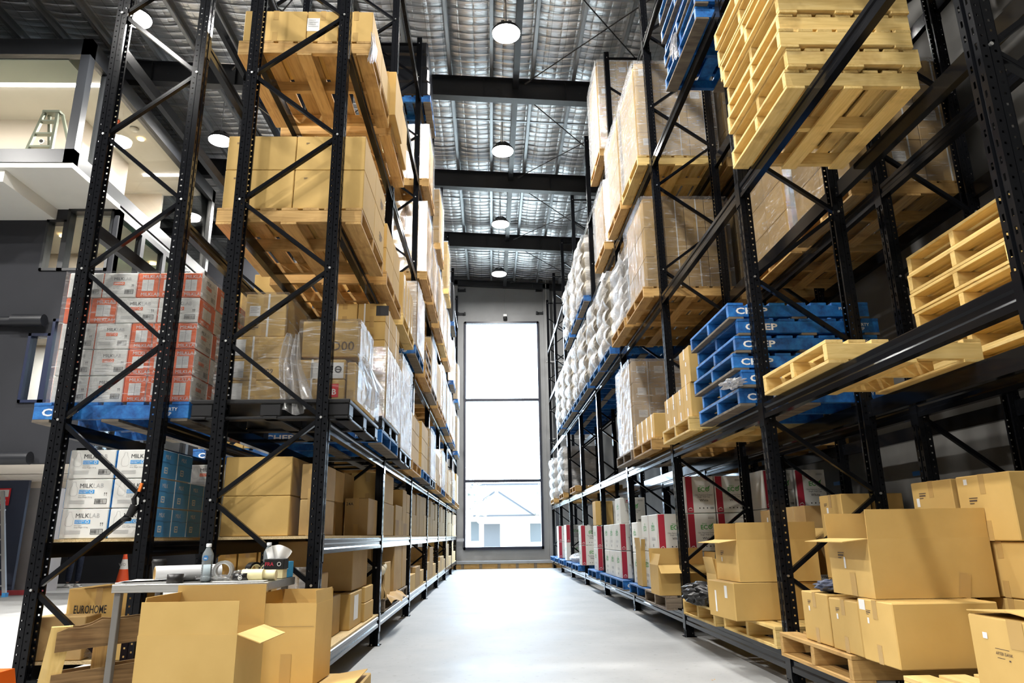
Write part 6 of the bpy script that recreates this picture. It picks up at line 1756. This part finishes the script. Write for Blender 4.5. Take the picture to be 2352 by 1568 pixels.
bp = [(0,0,.94),(0,.0,1.10),(0,.0,1.28),(0,.0,1.42),(0,-.01,1.50),(0,-.02,1.58),(0,-.02,1.70),
      (.10,0,.90),(.105,-.01,.50),(.11,.02,.09),(-.10,0,.90),(-.105,-.01,.50),(-.11,.02,.09),
      (.17,0,1.40),(.22,.02,1.12),(.22,-.06,.88),(.22,-.09,.79),(-.17,0,1.40),(-.22,.02,1.12),(-.22,-.06,.88),(-.22,-.09,.79)]
be = [(0,1),(1,2),(2,3),(3,4),(4,5),(5,6),(0,7),(7,8),(8,9),(0,10),(10,11),(11,12),(3,13),(13,14),(14,15),(15,16),(3,17),(17,18),(18,19),(19,20)]
br_ = [.13,.12,.14,.12,.055,.085,.07,.085,.058,.04,.085,.058,.04,.06,.043,.032,.03,.06,.043,.032,.03]
skin_body('body', bp, be, br_, SKIN, pr)
skin_body('jeans', [(0,0,.96),(.10,0,.88),(.105,-.01,.50),(.11,.02,.10),(-.10,0,.88),(-.105,-.01,.50),(-.11,.02,.10)], [(0,1),(1,2),(2,3),(0,4),(4,5),(5,6)], [.15,.105,.078,.07,.105,.078,.07], JEAN, pr)
skin_body('shirt', [(0,0,.98),(0,0,1.12),(0,0,1.30),(0,0,1.43),(.17,0,1.41),(.215,.02,1.18),(-.17,0,1.41),(-.215,.02,1.18)], [(0,1),(1,2),(2,3),(3,4),(4,5),(3,6),(6,7)], [.15,.14,.16,.12,.078,.06,.078,.06], SHIRT, pr)
skin_body('hair', [(0,.01,1.66),(0,.0,1.76)], [(0,1)], [.09,.075], plain('dark_hair', (.02, .014, .01), .7), pr)
for s in (-1, 1):
    m = MB(); m.box((-.045, -.17, 0), (.045, .10, .028), 0, .012); m.grid(lambda u, v: (.043*math.cos(u*PI)*(1-.35*v), -.16+.24*u*0+.25*v-.0, .026+.055*math.sin(u*PI)*(.45+.55*v)), 10, 8)
    link('sneaker', m.mesh('sneaker', WHITEP), pr, (.11*s, 0, 0))
# loose bits on the floor near the racks
for i, (x, y, a) in enumerate(((1.05, 4.6, .3), (1.62, 5.6, 1.2), (.7, 3.4, 2.0))):
    m = MB(); m.grid(lambda u, v: ((u-.5)*.05, (v-.5)*.008+.01*math.sin(u*5), .002+.004*math.sin(u*7)), 6, 2)
    thing('wood_splinter', '%s small splinter on the concrete near the right rack' % ('nearest', 'second', 'third')[i], 'splinter', (x, y, 0), a, 'floor splinters', m.mesh('splinter', AGED[0]))

# the smallest and hidden repeats beyond about 300 cartons become one piece of stuff
def merge_small(stem, keep, name, label):
    bpy.context.view_layer.update()
    from mathutils.bvhtree import BVHTree
    cam = sc.camera.matrix_world
    org = cam.translation.copy()
    M3 = cam.to_3x3()
    films = (FILM, FILM_MID, FILM_WHITE, GLASS, OFFGLASS)
    vs, fs, own = [], [], []
    for ob in bpy.data.objects:
        if ob.type != 'MESH' or not ob.data.materials or ob.data.materials[0] in films: continue
        top = ob
        while top.parent: top = top.parent
        if 'kind' in top or top.name.startswith(('pallet_rack', 'roof_', 'house')): continue
        mw = ob.matrix_world; o0 = len(vs)
        vs += [mw @ Vector(c) for c in ob.bound_box]
        for f in ((0,1,2,3), (4,5,6,7), (0,1,5,4), (1,2,6,5), (2,3,7,6), (3,0,4,7)):
            fs.append(tuple(o0+i for i in f)); own.append(top.name)
    tree_ = BVHTree.FromPolygons(vs, fs)
    hits = {}
    for iy in range(220):
        for ix in range(330):
            u = (ix+.5)/330*2352; v = (iy+.5)/220*1568
            loc, nor, idx, dist = tree_.ray_cast(org, M3 @ Vector(((u-1176)/1619.1, -(v-784)/1619.1, -1)))
            if idx is not None: hits[own[idx]] = hits.get(own[idx], 0)+1
    things = [o for o in bpy.data.objects if o.parent is None and o.name.split('.')[0] == stem]
    things.sort(key=lambda o: (-hits.get(o.name, 0), o.name))
    rest = things[keep:]
    if not rest: return
    m = MB(); mats = []; gone = []; kids = {}
    for c in bpy.data.objects:
        if c.parent: kids.setdefault(c.parent.name, []).append(c)
    for o in rest:
        for ob in [o]+kids.get(o.name, []):
            gone.append(ob)
            mw = ob.matrix_world
            off = len(m.v)
            m.v += [tuple(mw @ v.co) for v in ob.data.vertices]
            for p in ob.data.polygons:
                mt = ob.data.materials[p.material_index]
                if mt not in mats: mats.append(mt)
                m.f.append(tuple(off+i for i in p.vertices)); m.mi.append(mats.index(mt)); m.sm.append(False)
    bpy.data.batch_remove(gone)
    tag(link(name, m.mesh(name, mats), None), label, 'carton', None, 'stuff')
merge_small('cardboard_carton', 298, 'cardboard_carton', 'the smaller far and half hidden brown cartons along both racks')
for ob in bpy.data.objects:
    for k in ('_w', '_d', '_h'):
        if k in ob: del ob[k]
